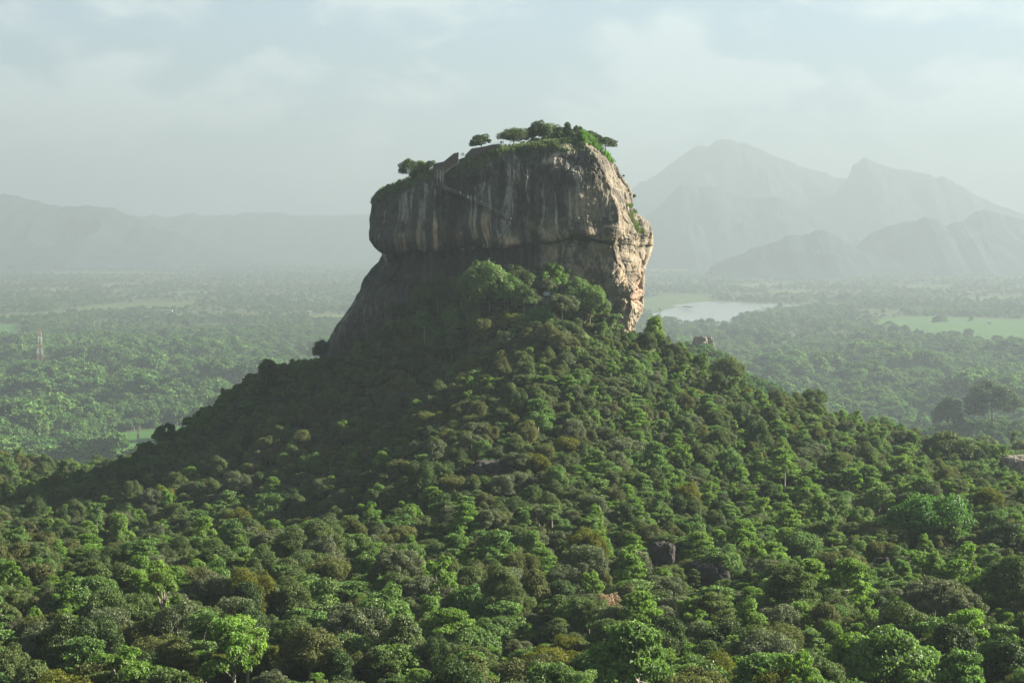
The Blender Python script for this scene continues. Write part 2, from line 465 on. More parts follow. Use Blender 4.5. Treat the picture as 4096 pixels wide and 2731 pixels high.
FM_GREEN = field_mat('paddy_green', (0.030, 0.090, 0.016), (0.045, 0.105, 0.020), 0.02)
FM_PALE = field_mat('pale_grass', (0.042, 0.080, 0.020), (0.060, 0.095, 0.028), 0.03)
FM_YEL = field_mat('yellow_grass', (0.070, 0.095, 0.024), (0.090, 0.105, 0.032), 0.03)
FIELD_INFO = {
    'paddy_field': (FM_GREEN, 'broad bright green paddy field among the trees beyond the forested ridge'),
    'meadow_strip': (FM_PALE, 'long pale green meadow strip between tree belts, beyond the red and white mast'),
    'meadow': (FM_GREEN, 'small bright green meadow beside the picture edge, beyond the red and white mast'),
    'pale_field': (FM_YEL, 'tiny yellowish field far out on the plain beyond the long meadow strip'),
    'yellow_field': (FM_YEL, 'yellow green field edge showing just beside the flank of the great rock'),
    'clearing': (FM_GREEN, 'grassy clearing behind the shaded slope with a leaning vine-covered trunk'),
    'rice_terrace': (FM_YEL, 'yellowish rice terraces under the small conical foothill'),
    'rice_strip': (FM_YEL, 'long thin yellow green strip of fields at the foot of the far hills'),
    'marsh': (FM_PALE, 'pale marshy grass on the shore of the lake'),
    'far_pasture': (FM_YEL, 'hazy pasture strip far behind the lake'),
    'straw_field': (FM_YEL, 'narrow straw-coloured field in the trees beyond the lake'),
    'pasture': (FM_PALE, 'thin pale pasture among hazy trees above the paddy field'),
    'fallow_field': (FM_YEL, 'small fallow field far behind the radio mast'),
    'open_field': (FM_PALE, 'pale open field in the hazy woodland between mast and rock'),
    'long_pasture': (FM_PALE, 'very long thin pasture near the horizon beyond the mast'),
    'hazy_pasture': (FM_YEL, 'hazy yellowish pasture just under the rice terraces'),
    'grass_strip': (FM_PALE, 'thin grass strip beside a small white house on the hazy plain'),
}
for k, poly in FIELD_PX.items():
    m_, lab_ = FIELD_INFO[k]
    d_ = on_plane(poly[0][0], poly[0][1])[1]
    draped(k, poly, m_, 0.5 + d_ * 1e-4, max(25, d_ * 0.03), lab_, 'field')

m, t, o = mat('lake_water')
p = t.nodes.new('ShaderNodeBsdfPrincipled'); p.inputs['Base Color'].default_value = (0.24, 0.28, 0.26, 1); p.inputs['Roughness'].default_value = 0.12
p.inputs['Specular IOR Level'].default_value = 0.6
n_ = t.nodes.new('ShaderNodeTexNoise'); n_.inputs['Scale'].default_value = 0.35; n_.inputs['Detail'].default_value = 4
c_ = t.nodes.new('ShaderNodeTexCoord'); t.links.new(c_.outputs['Object'], n_.inputs['Vector'])
b_ = t.nodes.new('ShaderNodeBump'); b_.inputs['Strength'].default_value = 0.05; t.links.new(n_.outputs['Fac'], b_.inputs['Height']); t.links.new(b_.outputs[0], p.inputs['Normal'])
t.links.new(p.outputs[0], o.inputs['Surface'])
LAKE = draped('lake', LAKE_PX, m, None, 1e9, 'pale grey lake shining behind the forest beside the great rock', 'lake')
LAKE.location.z = 2.0

# ------------------------------------------------------------------ far mountains
MTN = flat_mat('mountain_forest', (0.018, 0.032, 0.030), 0.95, 0.4, 0.004, 0.05)

def mountain(name, prof, D, depth, label, rough=0.13, seed=1, nx=620, kind='structure'):
    prof = np.array(prof, float)
    pxs = np.linspace(prof[0, 0], prof[-1, 0], nx)
    pys = np.interp(pxs, prof[:, 0], prof[:, 1])
    pts = np.array([at(a, b, D) for a, b in zip(pxs, pys)])
    X = pts[:, 0]; H = np.maximum(pts[:, 2], 0) 
    # ragged tree-covered outline
    H = H + fbm(np.stack([X / (D * 0.006), X * 0, X * 0], -1), seed, 4) * D * 0.0015 * sstep(0, D*0.01, H)
    nt_ = 71
    T = np.linspace(-1, 1, nt_)
    XX = np.repeat(X[None, :], nt_, 0)
    HH = np.repeat(H[None, :], nt_, 0)
    YY = D + T[:, None] * depth * (0.35 + 0.65 * HH / H.max())
    shp = (1 - np.abs(T)) ** 1.25
    ridge = fbm(np.stack([XX / (D*0.028), YY / (D*0.05), XX * 0], -1), seed + 30, 5)
    ridge = 1 - np.abs(ridge) * 2.4
    Z = HH * shp[:, None] * (1 + rough * 2.2 * (ridge - 0.5) * sstep(0.0, 0.35, np.abs(T))[:, None] * 1.3)
    YY = YY + ridge * depth * 0.10 * (1 - shp[:, None])
    V = np.stack([XX, YY, Z - 2.0], -1).reshape(-1, 3)
    i = np.arange(nt_ - 1)[:, None] * nx + np.arange(nx - 1)[None, :]
    Q = np.stack([i, i + 1, i + nx + 1, i + nx], -1).reshape(-1, 4)
    return tag(link(name, mesh_quads(name, V, Q, [MTN], smooth=True)), label, 'mountain' if H.max() > 700 else 'hill', kind=kind)

mountain('mountain', [(2380,860),(2480,790),(2568,731),(2609,704),(2683,659),(2724,629),(2758,602),(2792,588),(2839,580),(2853,564),(2880,554),(2927,560),(2961,578),(3009,578),(3063,602),(3111,629),(3151,649),(3192,668),(3233,673),(3301,693),(3382,717),(3520,790),(3700,880),(3900,960)],
         24000, 3200, 'tallest hazy blue mountain with a blunt summit knob, beside the great rock', seed=3)
mountain('mountain', [(3180,960),(3260,850),(3340,770),(3380,730),(3392,712),(3402,690),(3408,668),(3416,653),(3433,646),(3440,638),(3445,632),(3460,628),(3477,639),(3518,659),(3559,673),(3654,683),(3742,712),(3783,705),(3816,727),(3905,785),(3993,816),(4096,853),(4300,920),(4500,980)],
         22500, 2600, 'hazy mountain with a jagged twin-pointed summit and a long falling ridge', seed=11)
mountain('mountain', [(2380,990),(2500,920),(2602,846),(2656,805),(2697,758),(2727,731),(2758,734),(2792,751),(2833,741),(2873,751),(2907,771),(3016,799),(3097,786),(3138,799),(3246,860),(3314,894),(3450,934),(3600,1000),(3650,1030)],
         19500, 2000, 'middle hazy ridge with a double hump, in front of the tallest mountain', seed=21)
mountain('hill', [(3700,1000),(3800,930),(3857,880),(3911,846),(3959,839),(4013,853),(4096,880),(4250,930),(4400,1000)],
         17400, 1500, 'faint rounded hill below the long falling ridge near the picture edge', seed=31)
mountain('hill', [(3400,1000),(3484,934),(3559,900),(3620,883),(3667,877),(3701,873),(3755,883),(3783,907),(3830,889),(3857,894),(3911,934),(3993,944),(4096,961),(4300,985),(4500,1030)],
         16400, 1300, 'broad lumpy wooded hill in front of the long falling ridge', seed=41)
mountain('hill', [(2840,1070),(2907,1029),(3009,995),(3077,975),(3145,948),(3179,938),(3233,934),(3260,921),(3301,924),(3341,941),(3382,968),(3450,1002),(3552,1036),(3640,1066)],
         15200, 1000, 'small conical wooded foothill standing clear of the hazy ridges', seed=51)
mountain('mountain', [(-700,900),(-400,800),(-150,770),(0,782),(67,784),(120,794),(174,817),(234,827),(301,824),(388,824),(455,834),(495,854),(560,880),(700,930),(820,985),(1000,1040),(1150,1066)],
         20200, 3100, 'faint flat-topped ridge rising at the edge opposite the pointed mountains', seed=61)
mountain('mountain', [(-300,960),(100,900),(350,872),(576,861),(670,867),(770,854),(870,861),(1004,847),(1138,857),(1272,857),(1400,857),(1700,850),(2100,860),(2500,850),(2650,880),(2800,960)],
         25500, 3100, 'low far-off ridge almost lost in haze behind the great rock', rough=0.06, seed=71)

# ------------------------------------------------------------------ haze
def make_haze():
    bm = bmesh.new()
    x0, x1, y0, y1, z0, z1 = -40500, 40500, -3000, 40500, -40, 1790
    vs = [bm.verts.new(p) for p in ((x0,y0,z0),(x1,y0,z0),(x1,y1,z0),(x0,y1,z0),(x0,y0,z1),(x1,y0,z1),(x1,y1,z1),(x0,y1,z1))]
    for q in ((3,2,1,0),(4,5,6,7),(0,1,5,4),(1,2,6,5),(2,3,7,6),(3,0,4,7)): bm.faces.new([vs[i] for i in q])
    me = bpy.data.meshes.new('haze'); bm.to_mesh(me); bm.free()
    m, t, o = mat('haze_air')
    v = t.nodes.new('ShaderNodeVolumePrincipled')
    v.inputs['Color'].default_value = (*HAZE_COLOR, 1); v.inputs['Density'].default_value = HAZE_DENSITY; v.inputs['Anisotropy'].default_value = HAZE_G
    t.links.new(v.outputs[0], o.inputs['Volume'])
    me.materials.append(m)
    tag(link('haze', me), 'pale greenish haze lying over the whole plain and hills', 'haze', kind='stuff')
make_haze()

# ------------------------------------------------------------------ the great rock
ROCK_L = np.array([(2332,536),(2322,554),(2203,568),(2106,580),(1968,592),(1888,606),(1862,627),(1800,646),(1745,668),(1700,692),(1595,730),(1532,752),(1509,772),(1486,796),(1475,852),(1469,926),(1472,961),(1492,992),(1523,1018),(1509,1047),(1475,1087),(1449,1121),(1434,1173),(1400,1225),(1340,1310),(1280,1420),(1230,1520),(1200,1640)], float)
ROCK_R = np.array([(2334,536),(2370,556),(2400,574),(2450,628),(2473,662),(2490,702),(2519,737),(2534,777),(2530,817),(2524,838),(2552,852),(2594,882),(2607,911),(2611,978),(2600,1030),(2582,1070),(2574,1127),(2577,1173),(2574,1225),(2565,1254),(2540,1300),(2530,1400),(2530,1640)], float)
ROCK_A = np.array([(2333,536),(2345,580),(2385,640),(2415,700),(2442,760),(2462,820),(2478,880),(2486,930),(2470,970),(2486,1020),(2510,1080),(2532,1150),(2536,1230),(2520,1300),(2512,1640)], float)
FRONT_PY = [530, 600, 700, 800, 900, 985, 1020, 1100, 1200, 1300, 1640]
FRONT_Y = [892, 882, 875, 871, 869, 869, 871, 871, 869, 866, 858]

def make_rock():
    D0 = 885.0
    npy = np.concatenate([np.linspace(537, 800, 260, endpoint=False), np.linspace(800, 1320, 420, endpoint=False), np.linspace(1320, 1640, 60)])
    segs = [14, 40, 60, 150, 230, 40, 70, 60, 14, 14, 24, 14]     # samples per plan segment
    rows = []; 
    for py in npy:
        lx, rx, ax = np.interp(py, ROCK_L[:, 1], ROCK_L[:, 0]), np.interp(py, ROCK_R[:, 1], ROCK_R[:, 0]), np.interp(py, ROCK_A[:, 1], ROCK_A[:, 0])
        yf = np.interp(py, FRONT_PY, FRONT_Y)
        w = (rx - lx) / F * D0
        k = min(1.0, w / 45.0)
        lower = sstep(960, 1080, py)
        yl = yf + 24 * k + 2
        ya = yf + 1.2 * k
        wr = max(rx - ax, 1.0) / F * D0
        yr = ya + np.clip(wr * 2.6, 3, 40) 
        yb = yf + 95 * k + 6
        X = lambda px, y: (px - 2048.0) / F * y
        xl, xa, xr = X(lx, yl), X(ax, ya), X(rx, yr)
        wf = xa - xl
        pts = [(xl, yl), (xl + 0.035 * wf, yf + 11 * k), (xl + 0.12 * wf, yf + 3.5 * k), (xl + 0.28 * wf, yf), (xl + 0.62 * wf, yf - 0.8 * k),
               (xa - 0.03 * wf, yf + 0.2 * k), (xa, ya), (xa + 0.48 * (xr - xa), ya + 0.50 * (yr - ya)), (xr, yr),
               (xr - 1.0 * k, yr + 16 * k), (xr - 12 * k, yb), (xl + 14 * k, yb), (xl + 1.5 * k, yl + 22 * k)]
        P = []
        for j, n in enumerate(segs):
            a, b = np.array(pts[j]), np.array(pts[(j + 1)]) if j + 1 < len(pts) else np.array(pts[0])
            P.append(a + (b - a) * (np.arange(n) / n)[:, None])
        # closing segment
        a, b = np.array(pts[-1]), np.array(pts[0])
        P.append(a + (b - a) * (np.arange(12) / 12)[:, None])
        P = np.concatenate(P)
        for _ in range(2):
            P = np.concatenate([P[-4:], P, P[:4]])
            P = (P[:-8] + 2*P[1:-7] + 3*P[2:-6] + 4*P[3:-5] + 5*P[4:-4] + 4*P[5:-3] + 3*P[6:-2] + 2*P[7:-1] + P[8:]) / 25.0
        z = at(2048, py, yf + 10)[2]
        rows.append(np.concatenate([P, np.full((len(P), 1), z)], 1))
    V = np.array(rows)                       # rows x cols x 3, top to bottom
    nr, nc = V.shape[:2]
    # outward normals in plan and up
    def normals(V):
        du = np.roll(V, -2, 1) - np.roll(V, 2, 1)
        dv = np.gradient(V, axis=0)
        n = np.cross(dv, du)
        return nrm(n)
    # smooth rows a bit so the profile tables leave no creases
    for _ in range(3):
        V[1:-1] = 0.25 * V[:-2] + 0.5 * V[1:-1] + 0.25 * V[2:]
    Nn = normals(V)
    c = V.mean(axis=(0, 1))
    if ((Nn * (V - c)).sum(-1)).mean() < 0: Nn = -Nn
    PX, PY, _ = project(V)
    x, y, z = V[..., 0], V[..., 1], V[..., 2]
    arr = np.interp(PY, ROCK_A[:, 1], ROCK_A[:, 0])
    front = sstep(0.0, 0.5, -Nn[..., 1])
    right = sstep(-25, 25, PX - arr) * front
    edge = np.minimum(PX - np.interp(PY, ROCK_L[:, 1], ROCK_L[:, 0]), np.interp(PY, ROCK_R[:, 1], ROCK_R[:, 0]) - PX)
    soft = sstep(-5, 60, edge)                # keep the outline where the photo has it
    S = lambda sx, sy, sz: np.stack([x / sx, y / sy, z / sz], -1)
    D = np.zeros_like(x)
    # large lumps
    flat = sstep(2180, 2230, PX) * (1 - sstep(-25, 5, PX - arr)) * (1 - sstep(930, 980, PY))
    D += fbm(S(24, 24, 20), 3, 4) * 4.0 * (0.35 + 0.65 * soft) * (1 - 0.75 * flat)
    # water-worn vertical flutes
    wob = fbm(S(30, 30, 18), 8, 2) * 2.0
    fl = fbm(np.stack([(x + wob) / 4.2, y / 9, z / 55], -1), 12, 4, 0.55)
    upper = 1 - sstep(955, 1010, PY)
    D += -np.abs(fl) * 2.8 * (0.35 + 0.65 * upper) * front * (1 - 0.5 * right) * (1 - 0.6 * flat)
    D += fbm(S(3.0, 3.0, 3.6), 15, 4) * 0.42
    # the overhang: a lip, then a deep recess under it on the side of the round nose
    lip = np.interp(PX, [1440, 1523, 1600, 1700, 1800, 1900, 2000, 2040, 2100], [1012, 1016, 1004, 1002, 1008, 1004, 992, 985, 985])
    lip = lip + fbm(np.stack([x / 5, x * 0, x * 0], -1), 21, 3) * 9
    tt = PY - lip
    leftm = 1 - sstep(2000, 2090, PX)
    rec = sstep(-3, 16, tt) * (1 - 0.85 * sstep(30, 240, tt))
    D -= 8.5 * rec * leftm * front
    D += 2.2 * np.exp(-((tt + 55) / 60.0) ** 2) * leftm * front * soft
    # right half: thin winding ledge with the lower body set back under it
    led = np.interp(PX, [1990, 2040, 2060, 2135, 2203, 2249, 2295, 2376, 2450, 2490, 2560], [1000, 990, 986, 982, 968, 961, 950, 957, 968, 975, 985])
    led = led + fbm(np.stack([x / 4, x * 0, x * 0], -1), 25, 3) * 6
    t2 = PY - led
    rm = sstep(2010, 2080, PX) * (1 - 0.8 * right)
    D -= (1.9 * np.exp(-(np.maximum(t2, 0) / 10.0) ** 2) * sstep(-2, 3, t2) + 1.6 * sstep(-2, 6, t2) * (1 - sstep(20, 110, t2))) * rm * front
    D += 1.4 * np.exp(-((t2 + 14) / 14.0) ** 2) * rm * front * (0.6 + 0.8 * vnoise(S(5, 5, 50), 27))
    # second, fainter ledge lower down
    t3 = PY - (1120 + 60 * (PX - 2100) / 400 + fbm(np.stack([x / 9, x * 0, x * 0], -1), 29, 3) * 28)
    D -= 1.1 * np.exp(-(np.maximum(t3, 0) / 14.0) ** 2) * sstep(-3, 3, t3) * sstep(2150, 2300, PX) * front
    # folded drapery of rock on the lower body
    warp = fbm(S(14, 14, 10), 33, 3) * 6
    fold = fbm(np.stack([(x + z * 0.6 + warp) / 7.0, (z - x * 0.55 + warp) / 4.0, y / 30], -1), 35, 4)
    D += fold * 2.3 * sstep(975, 1060, PY) * sstep(2060, 2250, PX) * front
    # stepped corner: the block with pale streaks stands forward of the darker recess beside it
    st = sstep(2176, 2196, PX + fbm(np.stack([z / 6, z * 0, z * 0], -1), 37, 2) * 9) * sstep(640, 720, PY) * (1 - sstep(900, 960, PY))
    D += 1.7 * st * front * (1 - sstep(2300, 2440, PX))
    nic = np.exp(-((PX - 2255) / 38.0) ** 2 - ((PY - 745) / 45.0) ** 2)
    D -= 2.2 * nic
    # slanting stair shelf scars
    for (xa_, ya_, xb_, yb_) in ((1752, 748, 1880, 800), (1880, 800, 2048, 886), (2048, 890, 1985, 965)):
        tx = np.clip(((PX - xa_) * (xb_ - xa_) + (PY - ya_) * (yb_ - ya_)) / ((xb_ - xa_) ** 2 + (yb_ - ya_) ** 2), 0, 1)
        dy = PY - (ya_ + tx * (yb_ - ya_)); dx = PX - (xa_ + tx * (xb_ - xa_))
        r_ = np.hypot(dx, dy)
        D += 1.0 * np.exp(-(r_ / 9.0) ** 2) * front
        D -= 1.2 * np.exp(-((dy - 16) / 12.0) ** 2) * np.exp(-(dx / 14.0) ** 2) * front
    # right face: long leaning ribs high up, bulges lower down
    rib = fbm(np.stack([(x + z * 0.42 + fbm(S(12, 12, 12), 41, 2) * 3) / 3.4, y / 14, z / 38], -1), 43, 4)
    D += right * rib * 2.0 * (1 - sstep(900, 1000, PY))
    D += right * fbm(S(7, 7, 8), 45, 3) * 2.0 * sstep(860, 1000, PY)
    crease = np.abs(fbm(np.stack([(x + z * 0.4) / 6, y / 8, z / 13], -1), 47, 3))
    D -= right * 0.8 * np.exp(-(crease / 0.06) ** 2)
    # knobbly boulders hanging along the middle ledge
    for (bx, by, bw, bh, amp) in ((2030, 968, 34, 24, 3.0), (2120, 958, 30, 22, 2.4), (2172, 946, 26, 26, 2.6), (2330, 930, 60, 20, 1.6), (2440, 925, 46, 30, 2.4), (2405, 1010, 60, 26, 1.8), (2300, 1040, 80, 30, 1.6), (2460, 1110, 44, 50, 2.2), (2380, 1180, 60, 60, 2.2), (1640, 960, 60, 30, 1.5), (1860, 965, 50, 30, 1.5)):
        D += amp * np.exp(-(((PX - bx) / bw) ** 2 + ((PY - by) / bh) ** 2) ** 1.5) * front
    # irregular slabs flaking off in plates
    pl = fbm(np.stack([x / 16 + wob * 0.05, y / 20, z / 11], -1), 81, 2)
    D += 0.9 * (np.floor(pl * 7) / 7) * 2.4 * front * sstep(2020, 2200, PX)
    D += 0.5 * (np.floor(fbm(np.stack([x / 9, y / 14, z / 26], -1), 83, 3) * 8) / 8) * 2.4 * front
    # fine cracks all over
    ck = np.abs(fbm(S(11, 11, 14), 49, 4)); D -= 0.55 * np.exp(-(ck / 0.02) ** 2) * front
    fade = np.ones(nr); fade[:6] = np.linspace(0.2, 1, 6)
    V = V + Nn * (D * fade[:, None])[..., None]
    # colour of the stone itself (stains, lichens, bare patches), with some shade and sun painted in
    streak = fbm(np.stack([(x + wob) / 1.6, y / 6, z / 46], -1), 61, 4, 0.6)
    streak2 = fbm(np.stack([(x + wob) / 5.5, y / 12, z / 70], -1), 65, 3)
    patch = fbm(S(15, 15, 11), 67, 4)
    fine = fbm(S(1.2, 1.2, 2.0), 69, 3)
    def C(*c): return np.array(c)
    base = np.broadcast_to(C(0.078, 0.084, 0.080), V.shape).copy()
    def mixin(col, w):
        nonlocal base
        w = np.clip(w, 0, 1)[..., None]
        base = base * (1 - w) + C(*col) * w
    mixin((0.026, 0.030, 0.032), sstep(-0.08, 0.3, streak2 + 0.5 * streak) * 0.92)
    mixin((0.24, 0.235, 0.21), sstep(0.12, 0.42, streak - 0.5 * streak2) * 0.8)
    low = sstep(830, 940, PY + 60 * patch) * (1 - sstep(985, 1060, PY))
    mixin((0.33, 0.215, 0.13), low * sstep(-0.15, 0.35, streak + 0.5 * streak2) * (1 - sstep(1960, 2020, PX)) * sstep(1545, 1640, PX) * 0.85)
    mixin((0.36, 0.27, 0.17), sstep(1700, 1780, PX) * (1 - sstep(1930, 1960, PX)) * sstep(855, 900, PY) * (1 - sstep(1000, 1030, PY)) * sstep(0.05, 0.3, streak) * 0.9)
    mixin((0.31, 0.235, 0.15), np.exp(-((PX - 2040) / 40) ** 2 - ((PY - 968) / 22) ** 2) * 0.9)
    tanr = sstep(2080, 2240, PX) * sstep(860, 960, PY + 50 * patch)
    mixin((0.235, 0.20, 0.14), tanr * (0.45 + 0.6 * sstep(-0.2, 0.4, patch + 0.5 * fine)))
    mixin((0.27, 0.225, 0.155), sstep(2210, 2330, PX) * sstep(640, 760, PY) * sstep(-0.25, 0.3, streak2 + 0.6 * patch) * 0.55)
    blot = fbm(S(5.5, 6, 7.5), 85, 4)
    mixin((0.034, 0.034, 0.032), sstep(0.10, 0.34, blot + 0.25 * streak) * 0.7)
    mixin((0.20, 0.175, 0.125), sstep(0.12, 0.36, -blot + 0.2 * fine) * 0.45 * sstep(1980, 2150, PX))
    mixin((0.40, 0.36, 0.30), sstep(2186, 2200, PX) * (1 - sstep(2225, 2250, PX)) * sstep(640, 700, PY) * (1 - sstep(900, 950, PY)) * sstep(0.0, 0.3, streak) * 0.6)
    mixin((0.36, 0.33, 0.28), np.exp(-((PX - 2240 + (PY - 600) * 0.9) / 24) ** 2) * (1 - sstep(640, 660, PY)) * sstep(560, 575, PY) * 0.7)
    mixin((0.172, 0.150, 0.116), right * (0.8 + 0.3 * fine))  # paler right face: own tan stone plus some sunlight in the colour
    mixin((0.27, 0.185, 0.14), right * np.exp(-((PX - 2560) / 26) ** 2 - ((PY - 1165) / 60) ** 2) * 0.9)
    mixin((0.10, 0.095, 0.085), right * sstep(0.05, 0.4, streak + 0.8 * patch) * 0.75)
    mixin((0.050, 0.052, 0.050), sstep(-4, 14, tt) * leftm * front * (0.72 + 0.2 * streak))  # painted shade: the recess under the overhang is darkened
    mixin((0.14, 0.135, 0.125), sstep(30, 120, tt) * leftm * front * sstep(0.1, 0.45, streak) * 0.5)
    mixin((0.035, 0.033, 0.030), np.exp(-((t2 - 5) / 7.0) ** 2) * rm * front * 0.8)  # dark line just below the winding ledge
    topg = sstep(0.55, 0.85, Nn[..., 2]) * (1 - sstep(760, 860, PY))
    mixin((0.060, 0.095, 0.030), topg)
    # rows below the rim, then the overall tone
    rim_d = PY - np.interp(PX, ROCK_L[::-1, 0][np.argsort(ROCK_L[::-1, 0])], ROCK_L[::-1, 1][np.argsort(ROCK_L[::-1, 0])])
    base = base * (0.78 + 0.22 * right[..., None])  # all but the right face darkened, painting in the front's shade
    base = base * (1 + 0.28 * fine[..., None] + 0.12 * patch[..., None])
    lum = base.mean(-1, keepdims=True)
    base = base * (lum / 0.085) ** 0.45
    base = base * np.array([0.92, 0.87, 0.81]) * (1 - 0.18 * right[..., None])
    base = np.clip(base, 0.010, 0.6)
    i = np.arange(nr - 1)[:, None] * nc + np.arange(nc)[None, :]
    j = np.arange(nr - 1)[:, None] * nc + (np.arange(nc)[None, :] + 1) % nc
    Q = np.stack([i, i + nc, j + nc, j], -1).reshape(-1, 4)
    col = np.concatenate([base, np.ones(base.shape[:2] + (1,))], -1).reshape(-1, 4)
    m, t, o = mat('weathered_gneiss')
    p = t.nodes.new('ShaderNodeBsdfPrincipled'); p.inputs['Roughness'].default_value = 0.82; p.inputs['Specular IOR Level'].default_value = 0.25
    a = t.nodes.new('ShaderNodeAttribute'); a.attribute_name = 'stone'
    cc = t.nodes.new('ShaderNodeTexCoord'); mp_ = t.nodes.new('ShaderNodeMapping'); mp_.inputs['Scale'].default_value = (1.6, 0.8, 0.35)
    n = t.nodes.new('ShaderNodeTexNoise'); n.inputs['Scale'].default_value = 1.0; n.inputs['Detail'].default_value = 8; n.inputs['Roughness'].default_value = 0.68
    mr = t.nodes.new('ShaderNodeMapRange'); mr.inputs['To Min'].default_value = 0.45; mr.inputs['To Max'].default_value = 1.55
    mr.inputs['From Min'].default_value = 0.25; mr.inputs['From Max'].default_value = 0.75
    vm = t.nodes.new('ShaderNodeVectorMath'); vm.operation = 'SCALE'
    t.links.new(cc.outputs['Object'], mp_.inputs[0]); t.links.new(mp_.outputs[0], n.inputs['Vector']); t.links.new(n.outputs['Fac'], mr.inputs['Value'])
    t.links.new(a.outputs['Color'], vm.inputs[0]); t.links.new(mr.outputs[0], vm.inputs['Scale']); t.links.new(vm.outputs[0], p.inputs['Base Color'])
    b = t.nodes.new('ShaderNodeBump'); b.inputs['Strength'].default_value = 0.8; b.inputs['Distance'].default_value = 1.0
    t.links.new(n.outputs['Fac'], b.inputs['Height']); t.links.new(b.outputs[0], p.inputs['Normal'])
    t.links.new(p.outputs[0], o.inputs['Surface'])
    VV = V.reshape(-1, 3)
    # close the top with a cap vertex row
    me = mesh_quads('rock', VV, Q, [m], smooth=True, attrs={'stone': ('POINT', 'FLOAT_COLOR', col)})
    ro = link('rock', me)
    tag(ro, 'huge flat-topped grey and tan rock monolith rising sheer from the forested hill', 'rock')
    return V, PX, PY, Nn

ROCK_V, ROCK_PX, ROCK_PY, ROCK_N = make_rock()

def rock_point(px, py):
    """the rock surface seen at photo pixel (px, py): world point nearest to the sight line on the camera side"""
    qx, qy, fw = project(ROCK_V)
    d = (qx - px) ** 2 + (qy - py) ** 2 + np.where(ROCK_N[..., 1] > 0.35, 1e6, 0) + (fw - 860) * 0.05
    k = np.unravel_index(np.argmin(d), d.shape)
    return ROCK_V[k].copy(), ROCK_N[k].copy()

# ------------------------------------------------------------------ trees
RNG = np.random.default_rng(7)

def leaves(pos, nor, size, rng, aspect=0.62, droop=0.25):
    """one bent rhombus per point"""
    n = len(pos)
    rnd = rng.normal(size=(n, 3))
    t = nrm(np.cross(nor, rnd))
    b = np.cross(nor, t)
    s = size[:, None]
    v0 = pos - t * s * 0.5
    v1 = pos + b * s * aspect * 0.5 + nor * s * 0.10
    v2 = pos + t * s * 0.5 - np.array([0, 0, 1.0]) * s * droop
    v3 = pos - b * s * aspect * 0.5 + nor * s * 0.10
    V = np.stack([v0, v1, v2, v3], 1).reshape(-1, 3)
    Q = np.arange(4 * n).reshape(n, 4)
    return V, Q

def sphere_dirs(n, rng, zmin=-1.0):
    z = rng.uniform(zmin, 1, n); a = rng.uniform(0, 2 * np.pi, n)
    r = np.sqrt(1 - z * z)
    return np.stack([r * np.cos(a), r * np.sin(a), z], -1)

def lobes_for(shape, R, H, rng):
    """list of (centre, radii) of foliage clumps; crown radius R, total height H"""
    out = []
    if shape == 'dome':
        c = np.array([0, 0, H * 0.52]); rad = np.array([R, R, H * 0.48])
        n = 30
        for k in range(n):
            z = 1 - 1.25 * (k + 0.5) / n
            a = k * 2.39996 + rng.uniform(-0.3, 0.3)
            r = math.sqrt(max(0, 1 - z * z))
            d = np.array([r * math.cos(a), r * math.sin(a), z])
            if rng.random() < 0.16: continue
            q = R * rng.uniform(0.17, 0.42)
            out.append((c + d * rad * np.array([1.0, 0.85, 1.0]) * rng.uniform(0.58, 0.98), np.array([q, q, q * rng.uniform(0.5, 0.85)])))
    elif shape == 'spread':
        c = np.array([0, 0, H * 0.62]); rad = np.array([R, R, H * 0.36])
        n = 34
        for k in range(n):
            z = 1 - 1.15 * (k + 0.5) / n
            a = k * 2.39996 + rng.uniform(-0.4, 0.4)
            r = math.sqrt(max(0, 1 - z * z))
            d = np.array([r * math.cos(a), r * math.sin(a), z])
            q = R * rng.uniform(0.18, 0.30)
            out.append((c + d * rad * rng.uniform(0.72, 0.95), np.array([q, q, q * rng.uniform(0.4, 0.6)])))
    elif shape == 'layer':
        for k in range(22):
            t = (k + 0.5) / 22
            z = H * (0.42 + 0.55 * t)
            rr = R * (1 - 0.72 * t ** 1.6) * rng.uniform(0.45, 0.95)
            a = k * 2.39996 + rng.uniform(-0.5, 0.5)
            q = R * rng.uniform(0.24, 0.40)
            out.append((np.array([rr * math.cos(a), rr * math.sin(a), z - 0.10 * rr]), np.array([q, q, q * 0.26])))
        out.append((np.array([0, 0, H * 0.96]), np.array([R * 0.3, R * 0.3, R * 0.12])))
    elif shape == 'shaggy':
        for k in range(30):
            t = (k + 0.5) / 30
            z = H * (0.22 + 0.72 * t)
            rr = R * (1 - 0.75 * t ** 1.5) * rng.uniform(0.35, 0.85)
            a = rng.uniform(0, 6.283)
            q = R * rng.uniform(0.20, 0.36)
            out.append((np.array([rr * math.cos(a), rr * math.sin(a), z]), np.array([q, q, q * rng.uniform(0.7, 1.3)])))
    elif shape == 'open':
        for k in range(17):
            z = H * rng.uniform(0.5, 0.96)
            rr = R * rng.uniform(0.15, 0.9) * (1.15 - 0.55 * (z / H))
            a = k * 2.39996 + rng.uniform(-0.6, 0.6)
            q = R * rng.uniform(0.17, 0.30)
            out.append((np.array([rr * math.cos(a), rr * math.sin(a), z]), np.array([q, q, q * rng.uniform(0.4, 0.75)])))
    elif shape == 'bush':
        for k in range(14):
            a = rng.uniform(0, 6.283); rr = R * rng.uniform(0.0, 0.75)
            q = R * rng.uniform(0.26, 0.42)
            out.append((np.array([rr * math.cos(a), rr * math.sin(a), H * rng.uniform(0.25, 0.75) * (1.1 - 0.5 * rr / R)]), np.array([q, q, q * 0.8])))
    return out

